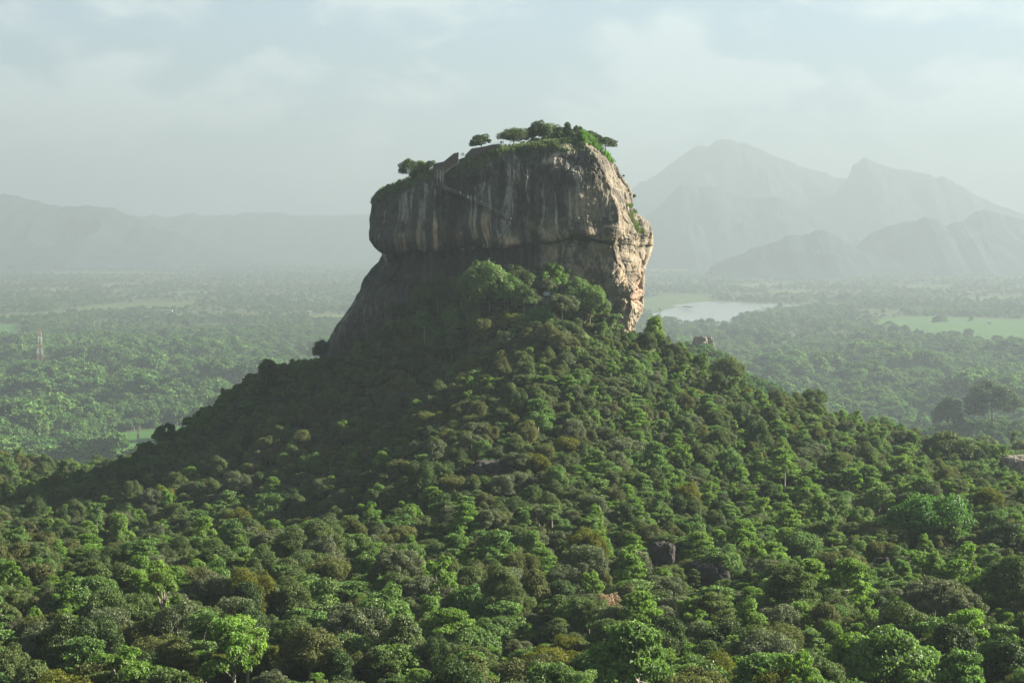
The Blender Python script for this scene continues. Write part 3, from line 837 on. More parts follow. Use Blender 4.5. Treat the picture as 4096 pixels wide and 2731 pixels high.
def crown_arrays(shape, R, H, seed, leaf, dens=1.0, aspect=0.62, fluff=1.0):
    rng = np.random.default_rng(seed)
    lb = lobes_for(shape, R, H, rng)
    PP, NNn, TT = [], [], []
    for c, r in lb:
        area = 4 * math.pi * ((r[0] * r[1]) ** 1.6 / 3 + 2 * (r[0] * r[2]) ** 1.6 / 3) ** (1 / 1.6)
        n = max(12, int(area * 1.5 * dens / (leaf * leaf * aspect * 0.55)))
        d = sphere_dirs(n, rng, -0.75)
        rr = np.where(rng.random(n) < 0.78, rng.uniform(0.78, 1.10, n), rng.uniform(0.35, 0.8, n))
        # ragged outline of the clump
        rr = rr * (1 + 0.22 * fluff * vnoise(d * 2.3 + c * 0.37 + seed, seed))
        p = c + d * r * rr[:, None]
        keep = vnoise(p * (1.15 / max(leaf, 0.3)) * 0.45, seed + 5) > -0.42
        nn = nrm(d / r * r.min() * 0.85 + np.array([0, 0, 0.42]) + rng.normal(size=(n, 3)) * 0.42)
        tone = 0.5 + 0.22 * rng.normal(size=n) + 0.16 * rng.normal()
        PP.append(p[keep]); NNn.append(nn[keep]); TT.append(tone[keep])
    P = np.concatenate(PP); Nn = np.concatenate(NNn); Tn = np.clip(np.concatenate(TT), 0, 1)
    size = leaf * rng.uniform(0.65, 1.25, len(P))
    V, Q = leaves(P, Nn, size, rng, aspect)
    return V, Q, Tn, lb

def trunk_mb(lb, R, H, seed, thick=0.022, lean=0.05, limbs=11):
    rng = np.random.default_rng(seed + 99)
    mb = MB()
    top = np.array([rng.uniform(-1, 1) * R * lean * 3, rng.uniform(-1, 1) * R * lean * 3, H * 0.72])
    fork = np.array([top[0] * 0.5, top[1] * 0.5, H * 0.36])
    r0 = H * thick
    mb.tube([(0, 0, -1.2), (top[0] * 0.1, top[1] * 0.15, H * 0.12), fork, top], [r0 * 1.5, r0 * 1.05, r0 * 0.8, r0 * 0.3], 7)
    order = sorted(range(len(lb)), key=lambda k: -np.linalg.norm(lb[k][0][:2]))
    for k in order[:limbs]:
        c = lb[k][0]
        s = fork + (top - fork) * rng.uniform(0.0, 0.7)
        mid = (s + c) / 2 + np.array([0, 0, 0.10 * H * rng.uniform(-0.3, 1)]) + rng.normal(size=3) * 0.04 * R
        mb.tube([s, mid, c], [r0 * 0.45, r0 * 0.30, r0 * 0.10], 5)
    return mb

#  name: (shape, crown radius, height, leaf material, leaf size, density, seed, bark)
KINDS_OF_TREE = {
    'bright_open':   ('open',   5.0, 11.0, 'bright', 0.55, 1.15, 11, PALEBARK),
    'bright_shaggy': ('shaggy', 4.2, 10.5, 'bright', 0.50, 1.0, 12, BARK),
    'bright_layer':  ('layer',  5.2, 10.0, 'bright', 0.55, 1.1, 13, BARK),
    'fresh_layer':   ('layer',  6.0, 10.5, 'fresh',  0.72, 1.15, 14, PALEBARK),
    'fresh_dome':    ('dome',   5.4, 10.0, 'fresh',  0.58, 1.0, 15, BARK),
    'fresh_open':    ('open',   5.0, 12.0, 'fresh',  0.55, 1.1, 16, PALEBARK),
    'mid_dome':      ('dome',   5.4, 10.0, 'mid',    0.46, 1.0, 17, BARK),
    'mid_shaggy':    ('shaggy', 4.6, 10.0, 'mid',    0.46, 1.0, 18, BARK),
    'mid_spread':    ('spread', 6.0, 9.5,  'mid',    0.42, 1.0, 19, BARK),
    'dark_dome':     ('dome',   5.2, 10.0, 'dark',   0.44, 1.0, 20, BARK),
    'dark_shaggy':   ('shaggy', 4.4, 10.0, 'dark',   0.46, 1.0, 21, BARK),
    'olive_dome':    ('dome',   4.8, 9.0,  'olive',  0.40, 1.0, 22, BARK),
    'olive_shaggy':  ('shaggy', 4.2, 9.5,  'olive',  0.44, 1.0, 23, BARK),
    'brown_shaggy':  ('shaggy', 4.0, 9.0,  'brown',  0.42, 0.95, 24, BARK),
    'brown_dome':    ('dome',   4.4, 8.5,  'brown',  0.40, 0.95, 25, BARK),
    'grey_spread':   ('spread', 5.6, 9.0,  'grey',   0.40, 1.0, 26, PALEBARK),
    'grey_dome':     ('dome',   5.0, 9.5,  'grey',   0.38, 0.95, 27, BARK),
    'gold_dome':     ('dome',   5.2, 8.5,  'gold',   0.40, 1.0, 28, BARK),
    'mid_layer':     ('layer',  5.2, 9.5,  'mid',    0.50, 1.1, 29, BARK),
    'deep_dome':     ('dome',   5.6, 10.0, 'deep',   0.44, 1.1, 33, BARK),
    'blossom_dome':  ('dome', 4.6, 9.0,  'blossom', 0.42, 1.0, 30, BARK),
}
VARIANTS = {}
for k_ in list(KINDS_OF_TREE):
    if k_ in ('blossom_dome', 'deep_dome', 'bright_layer', 'mid_layer', 'gold_dome', 'fresh_open'): continue
    a_ = KINDS_OF_TREE[k_]
    KINDS_OF_TREE[k_ + '_b'] = (a_[0], a_[1] * 0.95, a_[2] * 1.08, a_[3], a_[4], a_[5], a_[6] + 40, a_[7])
    VARIANTS[k_] = k_ + '_b'
PROTO = {}
for k_, (shape_, R_, H_, lm_, lf_, dn_, sd_, bk_) in KINDS_OF_TREE.items():
    V_, Q_, T_, lb_ = crown_arrays(shape_, R_, H_, sd_, lf_ * 0.84, dn_)
    cm_ = mesh_quads('crown', V_, Q_, [LEAF[lm_]], attrs={'tone': ('FACE', 'FLOAT', T_)})
    tm_ = trunk_mb(lb_, R_, H_, sd_).mesh('trunk', bk_, True)
    PROTO[k_] = (cm_, tm_, R_, H_, V_, Q_, T_)

def tree(kind, loc, scale, rz, label, group, sz=1.0, cat='tree', name='tree', lean=0.0):
    cm, tm, R, H = PROTO[kind][:4]
    e = empty(name, loc, rz)
    e.scale = (scale, scale, scale * sz)
    e.rotation_euler = (0.0, lean, rz)
    tag(e, label, cat, group)
    link('crown', cm, e); link('trunk', tm, e)
    return e

def canopy_hit(px, py, h):
    """first point of the sight line that lies h above the ground"""
    ds = np.arange(250, 6000, 4.0)
    r = ray(px, py)
    x = r[0] / r[1] * ds; z = CAMZ + r[2] / r[1] * ds
    g = ground_z(np.stack([x, ds], -1))
    k = np.nonzero(z < g + h)[0]
    k = k[0] if len(k) else len(ds) - 1
    return np.array([x[k], ds[k], g[k]])

TREES = []           # (x, y, radius) of everything already standing

# each special tree: pixel centre of its crown, half width in pixels, kind, height factor, distance (None: from the terrain), label
SPECIAL = [
    (3700, 2125, 190, 'deep_dome', 1.15, None, 'very large deep green dome-crowned tree standing far above its neighbours on the sunny slope'),
    (2435, 2408, 66, 'blossom_dome', 0.8, None, 'small tree topped with pale pinkish beige blossom, the only one in flower'),
    (2490, 1790, 105, 'grey_spread', 0.9, None, 'wide silvery grey-green tree catching the light where shade meets sun'),
    (2265, 1790, 62, 'gold_dome', 1.0, None, 'round yellow-green tree at the shadow edge, beside the silvery grey-green one'),
    (2010, 1945, 72, 'grey_dome', 1.0, None, 'pale grey-green dome tree below the dark bare slab'),
    (2090, 1925, 62, 'grey_dome', 0.95, None, 'grey-green dome tree touching its paler twin below the dark slab'),
    (3370, 2270, 95, 'olive_dome', 1.1, None, 'dull olive rounded tree with dense crown, beside the small grey slab'),
    (3790, 1800, 112, 'mid_dome', 0.9, None, 'broad mid-green dome tree standing in front of the large dark boulder'),
    (3215, 2185, 82, 'fresh_dome', 1.0, None, 'fresh green spreading tree with pale limbs above the cleft bare rock face'),
    (3660, 2450, 120, 'bright_open', 1.05, None, 'tall bright green open-crowned tree beside the bare pale snag'),
    (3917, 2385, 85, 'bright_shaggy', 1.0, None, 'vine-draped vivid green tree behind the tall open-crowned one'),
    (476, 2140, 72, 'bright_shaggy', 1.15, None, 'vivid green vine-covered tree glowing against the dark shaded slope'),
    (422, 2005, 40, 'bright_open', 1.0, None, 'small sunlit green tree alone inside the great shadow'),
    (1220, 2400, 160, 'fresh_dome', 0.8, None, 'wide low mound-shaped green tree in the sunlit belt under the shadow'),
    (1420, 2380, 100, 'fresh_layer', 0.95, None, 'fresh green layered tree at the end of the wide mound-shaped canopy'),
    (1586, 2668, 150, 'fresh_layer', 1.0, None, 'large pale green layered tree with fan-like sprays at the bottom edge'),
    (2014, 2480, 125, 'fresh_layer', 1.0, None, 'pale green big-leaved tree with shining upper leaves, behind the dark gap'),
    (1900, 2590, 115, 'fresh_dome', 1.0, None, 'glossy big-leaved tree with white glints beside the dark gap'),
    (857, 2680, 92, 'gold_dome', 1.0, None, 'yellowish olive dome tree at the bottom edge, first of the golden row'),
    (1101, 2665, 112, 'gold_dome', 0.95, None, 'broadest yellowish olive dome tree in the golden row at the bottom edge'),
    (1325, 2690, 85, 'gold_dome', 1.0, None, 'yellowish olive dome tree between the broadest golden one and the pale layered tree'),
    (2140, 2690, 95, 'gold_dome', 0.9, None, 'olive gold dome tree at the bottom edge past the glossy tree'),
    (2330, 2680, 100, 'olive_dome', 1.0, None, 'dull olive round tree on the bottom edge before the layered tree'),
    (2390, 2640, 75, 'bright_layer', 1.15, None, 'upright bright green tiered tree rising from the bottom edge'),
    (4010, 2150, 95, 'dark_dome', 1.0, None, 'dark grey-green tree in the lee of the very large dome tree'),
    (150, 2290, 80, 'fresh_dome', 1.0, None, 'fresh green dome tree just below the great shadow near the picture edge'),
    (545, 2330, 90, 'bright_open', 1.0, None, 'yellow-green open tree under the vine-covered one'),
    (1957, 1140, 100, 'fresh_dome', 0.9, 853, 'big dome-shaped tree at the foot of the great rock under the overhang'),
    (1815, 1092, 45, 'fresh_dome', 1.0, 852, 'small rounded tree against the rock foot beside the big dome-shaped tree'),
    (2208, 1112, 74, 'bright_shaggy', 0.8, 864, 'bright yellow-green tree at the rock foot just above the grey hut'),
    (2262, 1112, 52, 'fresh_open', 1.1, 868, 'green tree pressed against the rock face behind the bright yellow-green one'),
    (2358, 1205, 72, 'fresh_dome', 1.1, 852, 'dense billowing dark green tree beside the grey hut'),
    (2098, 1190, 58, 'mid_dome', 1.0, 848, 'mid-green tree screening the path beside the hut'),
    (1880, 1165, 62, 'mid_shaggy', 1.1, 850, 'shaded tree below the small rounded one at the rock foot'),
    (2165, 1262, 52, 'fresh_dome', 0.9, 838, 'sunlit green tree directly below the grey hut'),
    (1935, 1225, 48, 'olive_dome', 1.0, 838, 'small olive tree beside the sandy path patch'),
    (2455, 1290, 50, 'fresh_open', 1.0, 858, 'light green tree beside the steep grass strip at the rock foot'),
    (1878, 1122, 58, 'fresh_dome', 0.9, 859, 'rounded green tree between the small rock-foot tree and the big dome-shaped one'),
    (2066, 1118, 70, 'mid_dome', 0.9, 858, 'broad green tree at the rock foot between the big dome and the yellow-green tree'),
    (2030, 1165, 62, 'fresh_dome', 0.8, 850, 'sunlit dome tree right above the sunlit sandy path patch'),
    (1752, 1150, 55, 'mid_dome', 0.9, 864, 'dim green tree climbing the bank under the overhang'),
    (1680, 1195, 52, 'mid_shaggy', 0.9, 866, 'dim ragged tree lower on the bank under the overhang'),
    (1600, 1240, 50, 'dark_dome', 0.9, 868, 'dark tree on the bank against the bare lower flank of the rock'),
    (2318, 1150, 46, 'fresh_dome', 0.9, 861, 'green dome tree against the rock above the billowing dark tree'),
    (2620, 1325, 62, 'bright_shaggy', 0.9, 880, 'green bushy tree on the sunny shoulder below the rock corner'),
    (1068, 1497, 62, 'dark_shaggy', 1.0, 880, 'dark ragged tree standing up from the shaded skyline of the hill'),
    (661, 1728, 48, 'dark_dome', 0.8, 893, 'dark open-crowned tree on the skyline with the clearing showing through it'),
    (1296, 1395, 42, 'dark_dome', 0.8, 884, 'dark leaning tree where the rock flank meets the shaded skyline'),
    (3973, 1600, 105, 'dark_dome', 0.9, 2400, 'big round hazy tree rising beyond the ridge'),
    (3790, 1640, 60, 'dark_dome', 0.9, 2390, 'hazy rounded tree beside the big round one beyond the ridge'),
    (2905, 1480, 78, 'mid_spread', 0.9, 960, 'spreading hazy tree peeping over the sunny ridge below the rock'),
    (3253, 1590, 58, 'mid_spread', 0.9, 930, 'umbrella-shaped tree on the sunny ridge skyline'),
    (3520, 1655, 60, 'fresh_dome', 0.9, 1080, 'pale hazy dome tree just beyond the ridge near the rounded boulder'),
]
# things that must stay visible: (px0, py0, px1, py1, distance); boulders first, by where their foot meets the ground
BOULDER_PX = [(2800,1358,32,16),(2842,1364,17,13),(3723,1668,24,22),(3345,1640,27,13),(4068,1862,66,40),(2645,2218,56,52),(2838,2292,84,48),(1982,1866,100,26),(3530,2246,32,20)]
BOULDER_D = {}
BOULDER_D.update({(b[0], b[1]): canopy_hit(b[0], b[1] + b[3] * 0.6, 3.0)[1] for b in BOULDER_PX})
BOULDER_D[(2800, 1358)] = 1950.0; BOULDER_D[(2842, 1364)] = 1956.0
KEEP_CLEAR = [
    (2160, 1160, 2228, 1206, 862), (1985, 1192, 2040, 1210, 856), (1975, 1226, 2008, 1240, 850), (2345, 1275, 2440, 1340, 850),
    (180, 2560, 260, 2640, 380), (3740, 2560, 3830, 2670, 385), (560, 2440, 625, 2520, 420),
] + [(b[0] - b[2], b[1] - b[3], b[0] + b[2], b[1] + b[3], BOULDER_D[(b[0], b[1])]) for b in BOULDER_PX]

def blocked(x, y, z, r, h, fw_pad=0):
    px, py, fw = project(np.array([x, y, z + h * 0.6]))
    rp = r * F / fw; hp = h * 0.45 * F / fw
    for a, b, c, d, dist in KEEP_CLEAR:
        if y < dist - 4 and px + rp * 0.8 > a and px - rp * 0.8 < c and py + hp * 0.5 > b and py - hp > b - 40 and py - hp * 0.9 < d:
            return True
    return False

def clear_special():
    for px, py, hw, kind, sz, dist, label in SPECIAL:
        H = PROTO[kind][3]
        d = dist if dist is not None else canopy_hit(px, py, H * 0.6 * 0.85)[1] * (0.95 if kind == 'blossom_dome' else 1.0)
        KEEP_CLEAR.append((px - hw * 0.75, py - hw * 0.6, px + hw * 0.75, py + hw * (0.35 if hw > 70 else 0.1), d + 5 if hw < 100 else d - hw / F * d * 0.6))
N_SPECIAL = len(SPECIAL)
def plant_special():
    for px, py, hw, kind, sz, dist, label in SPECIAL:
        cm, tm, R, H = PROTO[kind][:4]
        if dist is None:
            p = canopy_hit(px, py, H * 0.6 * 0.85)
            d = p[1] * (0.95 if kind == 'blossom_dome' else 1.0)
        else:
            d = dist
        s = hw / F * d / (R * 1.02)
        c = at(px, py, d)
        zb = ground_z(c[:2])
        cz = {'dome': 0.60, 'open': 0.72, 'layer': 0.66, 'shaggy': 0.58, 'spread': 0.72}[KINDS_OF_TREE[kind][0]] * H * s * sz
        zt = c[2] - cz                          # where the trunk foot would have to be
        if zt > zb:                             # the crown stands high: a taller trunk reaches down
            k = (c[2] - zb) / max(c[2] - zt, 1e-3)
            sz = sz * min(k, 1.8); zt = c[2] - cz * min(k, 1.8)
        tree(kind, (c[0], c[1], min(zt, zb)), s, RNG.uniform(0, 6.28), label, 'trees standing out from the forest', sz)
        TREES.append((c[0], c[1], R * s))
clear_special()
plant_special()

BAND_OF = {}
def pick_kind(x, y, px, py, d, u):
    n = vnoise(np.array([x / 45.0, y / 60.0, 0.3]), 77) * 0.6 + vnoise(np.array([x / 17.0, y / 20.0, 5.3]), 78) * 0.4
    n2 = vnoise(np.array([x / 30.0, y / 40.0, 9.3]), 79); n3 = vnoise(np.array([x / 24.0, y / 34.0, 14.3]), 80)
    w = {}
    sunny = sstep(1900, 2700, px) + 0.6 * sstep(2250, 2600, py)  # greener kinds here; leaf colour also brightens the sunlit slope
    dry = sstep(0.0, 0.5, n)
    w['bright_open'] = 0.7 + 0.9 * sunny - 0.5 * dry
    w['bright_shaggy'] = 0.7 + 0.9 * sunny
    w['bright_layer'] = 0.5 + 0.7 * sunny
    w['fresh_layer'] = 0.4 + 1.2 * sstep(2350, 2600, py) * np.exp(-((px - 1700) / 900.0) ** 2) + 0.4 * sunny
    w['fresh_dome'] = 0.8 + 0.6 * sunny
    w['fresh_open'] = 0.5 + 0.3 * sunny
    w['mid_dome'] = 1.3; w['mid_shaggy'] = 1.3; w['mid_spread'] = 0.7; w['mid_layer'] = 0.8
    w['dark_dome'] = 0.8; w['dark_shaggy'] = 0.9
    w['olive_dome'] = 1.5 + 1.6 * dry; w['olive_shaggy'] = 1.5 + 1.6 * dry
    brown = (1 - sstep(2300, 2600, px)) * sstep(1300, 1700, py)
    w['brown_shaggy'] = 0.5 + 1.2 * brown + 0.8 * dry; w['brown_dome'] = 0.4 + 1.0 * brown + 0.7 * dry
    w['grey_spread'] = 0.8; w['grey_dome'] = 0.9
    w['gold_dome'] = 0.25 + 1.0 * sstep(2550, 2700, py)
    for k in w:
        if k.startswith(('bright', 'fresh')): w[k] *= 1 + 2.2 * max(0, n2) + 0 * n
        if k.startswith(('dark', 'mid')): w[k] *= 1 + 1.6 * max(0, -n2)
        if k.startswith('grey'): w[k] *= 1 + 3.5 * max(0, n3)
        if k.startswith(('olive', 'brown')): w[k] *= 0.45 + 1.4 * max(0, n + 0.1)
    ks = list(w); v = np.maximum(np.array([w[k] for k in ks], float), 0.02); v = np.cumsum(v / v.sum())
    return ks[int(np.searchsorted(v, u))] if u < v[-1] else ks[-1]

def rock_foot(x, y):
    return (abs(x + 4) < 70 + (4 if x < 0 else -6)) and 867 < y < 985

def scatter_hill():
    """dart throwing over the hill and the saddle in front of it"""
    got = []
    cell = 7.0
    grid = {}
    def put(x, y, r): grid.setdefault((int(x // cell), int(y // cell)), []).append((x, y, r))
    for x, y, r in TREES: put(x, y, r * 0.8)
    n = 90000
    ys = np.sqrt(RNG.uniform(285.0 ** 2, 1500.0 ** 2, n))
    xs = RNG.uniform(-1, 1, n) * (0.30 * ys + 25)
    zs = ground_z(np.stack([xs, ys], -1))
    PX, PY, FW = project(np.stack([xs, ys, zs + 7], -1))
    U = RNG.uniform(size=(n, 4))
    for i in range(n):
        x, y, z = xs[i], ys[i], zs[i]
        if rock_foot(x, y): continue
        big = 0.76 + 0.44 * (1 - sstep(310, 540, y)) + 0.42 * sstep(780, 845, y) * sstep(-66, -44, x) * (1 - sstep(14, 34, x)) - 0.18 * sstep(840, 860, y) * (1 - sstep(-78, -66, x) + sstep(30, 45, x)) + 0.38 * sstep(950, 1200, y)
        s = big * (0.55 + 0.85 * U[i, 0] ** 2.0)
        r = 4.2 * s
        ci, cj = int(x // cell), int(y // cell)
        ok = True
        for a in range(ci - 2, ci + 3):
            for b in range(cj - 2, cj + 3):
                for (qx, qy, qr) in grid.get((a, b), ()):
                    if (qx - x) ** 2 + (qy - y) ** 2 < (0.54 * (qr + r)) ** 2: ok = False; break
                if not ok: break
            if not ok: break
        if not ok: continue
        if blocked(x, y, z, r, 9.0 * s): continue
        if inside(FIELD_PX['clearing'], *project(np.array([x, y, z]))[:2]) and y > 1250: continue
        put(x, y, r)
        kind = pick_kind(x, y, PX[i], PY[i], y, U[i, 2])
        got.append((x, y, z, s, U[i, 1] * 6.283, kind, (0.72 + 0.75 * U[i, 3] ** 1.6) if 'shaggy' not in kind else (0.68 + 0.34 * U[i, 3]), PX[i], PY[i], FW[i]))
    return got

HILL = scatter_hill()
HILL.sort(key=lambda t: -t[3] / t[9])
def in_frame(t):
    px, py, fw = t[7], t[8], t[9]
    rp = 4.5 * t[3] * F / fw
    return -0.5 * rp < px < 4096 + 0.5 * rp and py - rp < 2731 - 0.25 * rp
N_SINGLE = 300 - N_SPECIAL - 14
SINGLE = []; REST = []
for t_ in HILL:
    if len(SINGLE) < N_SINGLE and in_frame(t_): SINGLE.append(t_)
    else: REST.append(t_)

LOOK = {
    'bright_open': 'bright green open-crowned', 'bright_shaggy': 'bright green vine-draped', 'bright_layer': 'bright green tiered',
    'fresh_layer': 'pale green layered', 'fresh_dome': 'fresh green dome-crowned', 'fresh_open': 'fresh green loose-crowned',
    'mid_dome': 'mid-green dome-crowned', 'mid_shaggy': 'mid-green ragged', 'mid_spread': 'mid-green spreading', 'mid_layer': 'mid-green tiered',
    'dark_dome': 'dark green dome-crowned', 'dark_shaggy': 'dark green ragged', 'olive_dome': 'olive rounded', 'olive_shaggy': 'olive ragged',
    'brown_shaggy': 'brownish ragged', 'brown_dome': 'brownish rounded', 'grey_spread': 'grey-green spreading', 'grey_dome': 'grey-green rounded', 'gold_dome': 'golden olive dome',
}
ORD = ['first', 'second', 'third', 'fourth', 'fifth', 'sixth', 'seventh', 'eighth', 'ninth', 'tenth', 'eleventh', 'twelfth']
SIZEW = lambda s: 'small' if s < 0.75 else ('large' if s > 1.0 else 'mid-sized')

def plant_singles():
    rows = {}
    for t in SINGLE:
        px, py = t[7], t[8]
        bx = min(7, max(0, int(px // 512)))
        by = 0 if py > 2640 else (1 if py > 2520 else (2 if py > 2410 else (3 if py > 2250 else 4)))
        rows.setdefault((t[5], bx, by), []).append(t)
    side = ['far left', 'left', 'left of centre', 'mid-left', 'mid-right', 'right of centre', 'right', 'far right']
    vert = ['at bottom edge', 'behind bottom row', 'third row up', 'fourth row up', 'on the slope']
    for (k, bx, by), L_ in rows.items():
        L_.sort(key=lambda t: t[7])
        for j, t in enumerate(L_):
            who = '' if len(L_) == 1 else ORD[min(j, 11)] + ' from left of the '
            lab = '%s%s%s, %s, %s' % (who, LOOK[k] + (' tree' if len(L_) == 1 else ' trees'), '', vert[by], side[bx])
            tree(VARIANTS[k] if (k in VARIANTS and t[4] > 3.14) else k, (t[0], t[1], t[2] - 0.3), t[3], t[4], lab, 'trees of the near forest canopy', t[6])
plant_singles()

# ---- everything smaller: instanced on points, one object per mass
LIB = bpy.data.collections.new('forest_library')        # never linked to the scene: only the sources of the instances
def lib_tree(name, parts):
    """parts: list of (V, Q, material, tone)"""
    Vs, Qs, Ms, Ts, off = [], [], [], [], 0
    mats_ = []
    for i, (V, Q, m, T) in enumerate(parts):
        Vs.append(V); Qs.append(Q + off); off += len(V); Ms.append(np.full(len(Q), i)); Ts.append(T if T is not None else np.full(len(Q), 0.5)); mats_.append(m)
    me = mesh_quads(name, np.concatenate(Vs), np.concatenate(Qs), mats_, np.concatenate(Ms), attrs={'tone': ('FACE', 'FLOAT', np.concatenate(Ts))})
    o = bpy.data.objects.new(name, me)
    LIB.objects.link(o)
    return o

def trunk_quads(H, r, lean=(0, 0)):
    a = np.arange(5) / 5 * 2 * np.pi
    ring = np.stack([np.cos(a), np.sin(a), a * 0], -1)
    V = np.concatenate([ring * r * 1.3 + [0, 0, -1.5], ring * r * 0.5 + [lean[0], lean[1], H * 0.7]])
    Q = np.array([[k, (k + 1) % 5, 5 + (k + 1) % 5, 5 + k] for k in range(5)])
    return V, Q

LIB_INDEX = {}
def add_lib(key, parts):
    LIB_INDEX[key] = len(LIB_INDEX)
    lib_tree('forest_tree.%03d' % LIB_INDEX[key], parts)

for k_ in KINDS_OF_TREE:
    if k_ in ('blossom_dome', 'deep_dome'): continue
    cm_, tm_, R_, H_, V_, Q_, T_ = PROTO[k_]
    tv_, tq_ = trunk_quads(H_, H_ * 0.022)
    add_lib(k_, [(V_, Q_, LEAF[KINDS_OF_TREE[k_][3]], T_), (tv_, tq_, KINDS_OF_TREE[k_][7], None)])

# coarser trees for the plain, a few leaf clumps each, and palms
FAR = []
for k_, (shape_, lm_, sd_, R_, H_) in {'far_dome': ('dome', 'far', 201, 6.5, 12.0), 'far_dark': ('dome', 'far_dark', 202, 6.0, 11.0), 'far_shaggy': ('shaggy', 'far_pale', 203, 5.5, 12.0),
                                'far_spread': ('spread', 'far', 204, 7.5, 12.0), 'far_olive': ('dome', 'far', 205, 5.5, 10.0), 'far_bright': ('shaggy', 'far_pale', 206, 5.5, 11.0), 'far_layer': ('layer', 'far_pale', 207, 6.5, 12.0)}.items():
    V_, Q_, T_, lb_ = crown_arrays(shape_, R_, H_, sd_, 1.15, 1.1, 0.75)
    tv_, tq_ = trunk_quads(H_, 0.3)
    add_lib(k_, [(V_, Q_, LEAF[lm_], T_), (tv_, tq_, BARK, None)]); FAR.append(k_)

def palm_arrays(seed):
    rng = np.random.default_rng(seed)
    Vs, Qs, off = [], [], 0
    for k in range(17):
        a = k * 2.39996; up = rng.uniform(-0.15, 1.0)
        d = np.array([math.cos(a), math.sin(a), 0]); s = np.array([-math.sin(a), math.cos(a), 0])
        P = [np.array([0, 0, 12.0])]
        for j in range(1, 5):
            t = j / 4
            P.append(np.array([0, 0, 12.0]) + d * 3.6 * t + np.array([0, 0, 1]) * (up * 2.6 * t - 2.9 * t * t))
        w = [0.25, 0.75, 0.85, 0.6, 0.08]
        for j in range(5):
            Vs += [P[j] + s * w[j] - np.array([0, 0, 0.25]), P[j] - s * w[j] - np.array([0, 0, 0.25])]
        for j in range(4): Qs.append([off + 2*j, off + 2*j + 1, off + 2*j + 3, off + 2*j + 2])
        off += 10
    return np.array(Vs), np.array(Qs)
for i_ in range(2):
    V_, Q_ = palm_arrays(300 + i_)
    tv_, tq_ = trunk_quads(17.0, 0.22, (0.6 * i_, 0.4))
    add_lib('palm%d' % i_, [(V_, Q_, LEAF['far_pale'], np.random.default_rng(i_).uniform(0.3, 0.9, len(Q_))), (tv_, tq_, PALEBARK, None)])

V_, Q_, T_, lb_ = crown_arrays('bush', 2.2, 2.6, 401, 0.42, 0.9)
add_lib('shrub_dark', [(V_, Q_, LEAF['dark'], T_)])
V_, Q_, T_, lb_ = crown_arrays('bush', 2.0, 2.4, 402, 0.42, 0.9)
add_lib('shrub_olive', [(V_, Q_, LEAF['brown'], T_)])

def instancer(name, P, S, RZ, K, label, cat):
    """a point cloud mesh whose points carry trees"""
    me = bpy.data.meshes.new(name)
    me.vertices.add(len(P)); me.vertices.foreach_set('co', np.ascontiguousarray(P, dtype=np.float32).ravel())
    a = me.attributes.new('tree_scale', 'FLOAT_VECTOR', 'POINT'); a.data.foreach_set('vector', np.ascontiguousarray(S, dtype=np.float32).ravel())
    a = me.attributes.new('tree_turn', 'FLOAT_VECTOR', 'POINT'); a.data.foreach_set('vector', np.ascontiguousarray(RZ, dtype=np.float32).ravel())
    a = me.attributes.new('tree_kind', 'INT', 'POINT'); a.data.foreach_set('value', np.ascontiguousarray(K, dtype=np.int32))
    me.update()
    o = link(name, me)
    ng = bpy.data.node_groups.new(name + '_nodes', 'GeometryNodeTree')
    ng.interface.new_socket('Geometry', in_out='INPUT', socket_type='NodeSocketGeometry')
    ng.interface.new_socket('Geometry', in_out='OUTPUT', socket_type='NodeSocketGeometry')
    gi = ng.nodes.new('NodeGroupInput'); go = ng.nodes.new('NodeGroupOutput')
    ci = ng.nodes.new('GeometryNodeCollectionInfo'); ci.inputs['Collection'].default_value = LIB
    ci.inputs['Separate Children'].default_value = True; ci.inputs['Reset Children'].default_value = True
    ip = ng.nodes.new('GeometryNodeInstanceOnPoints'); ip.inputs['Pick Instance'].default_value = True
    def attr(nm, ty):
        n = ng.nodes.new('GeometryNodeInputNamedAttribute'); n.data_type = ty; n.inputs['Name'].default_value = nm
        return n.outputs[0]
    ng.links.new(gi.outputs[0], ip.inputs['Points']); ng.links.new(ci.outputs[0], ip.inputs['Instance'])
    ng.links.new(attr('tree_kind', 'INT'), ip.inputs['Instance Index'])
    e2r = ng.nodes.new('FunctionNodeEulerToRotation'); ng.links.new(attr('tree_turn', 'FLOAT_VECTOR'), e2r.inputs[0]); ng.links.new(e2r.outputs[0], ip.inputs['Rotation'])
    ng.links.new(attr('tree_scale', 'FLOAT_VECTOR'), ip.inputs['Scale'])
    ng.links.new(ip.outputs[0], go.inputs[0])
    md = o.modifiers.new('scatter', 'NODES'); md.node_group = ng
    return tag(o, label, cat, kind='stuff')

def hill_mass():
    P, S, Rz, K = [], [], [], []
    for t in REST:
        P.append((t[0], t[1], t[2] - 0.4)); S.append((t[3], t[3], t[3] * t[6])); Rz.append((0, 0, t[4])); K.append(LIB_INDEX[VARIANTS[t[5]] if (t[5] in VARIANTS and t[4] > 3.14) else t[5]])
    instancer('forest', P, S, Rz, K, 'dense mixed tropical forest covering the slopes of the hill below the rock', 'forest')
hill_mass()

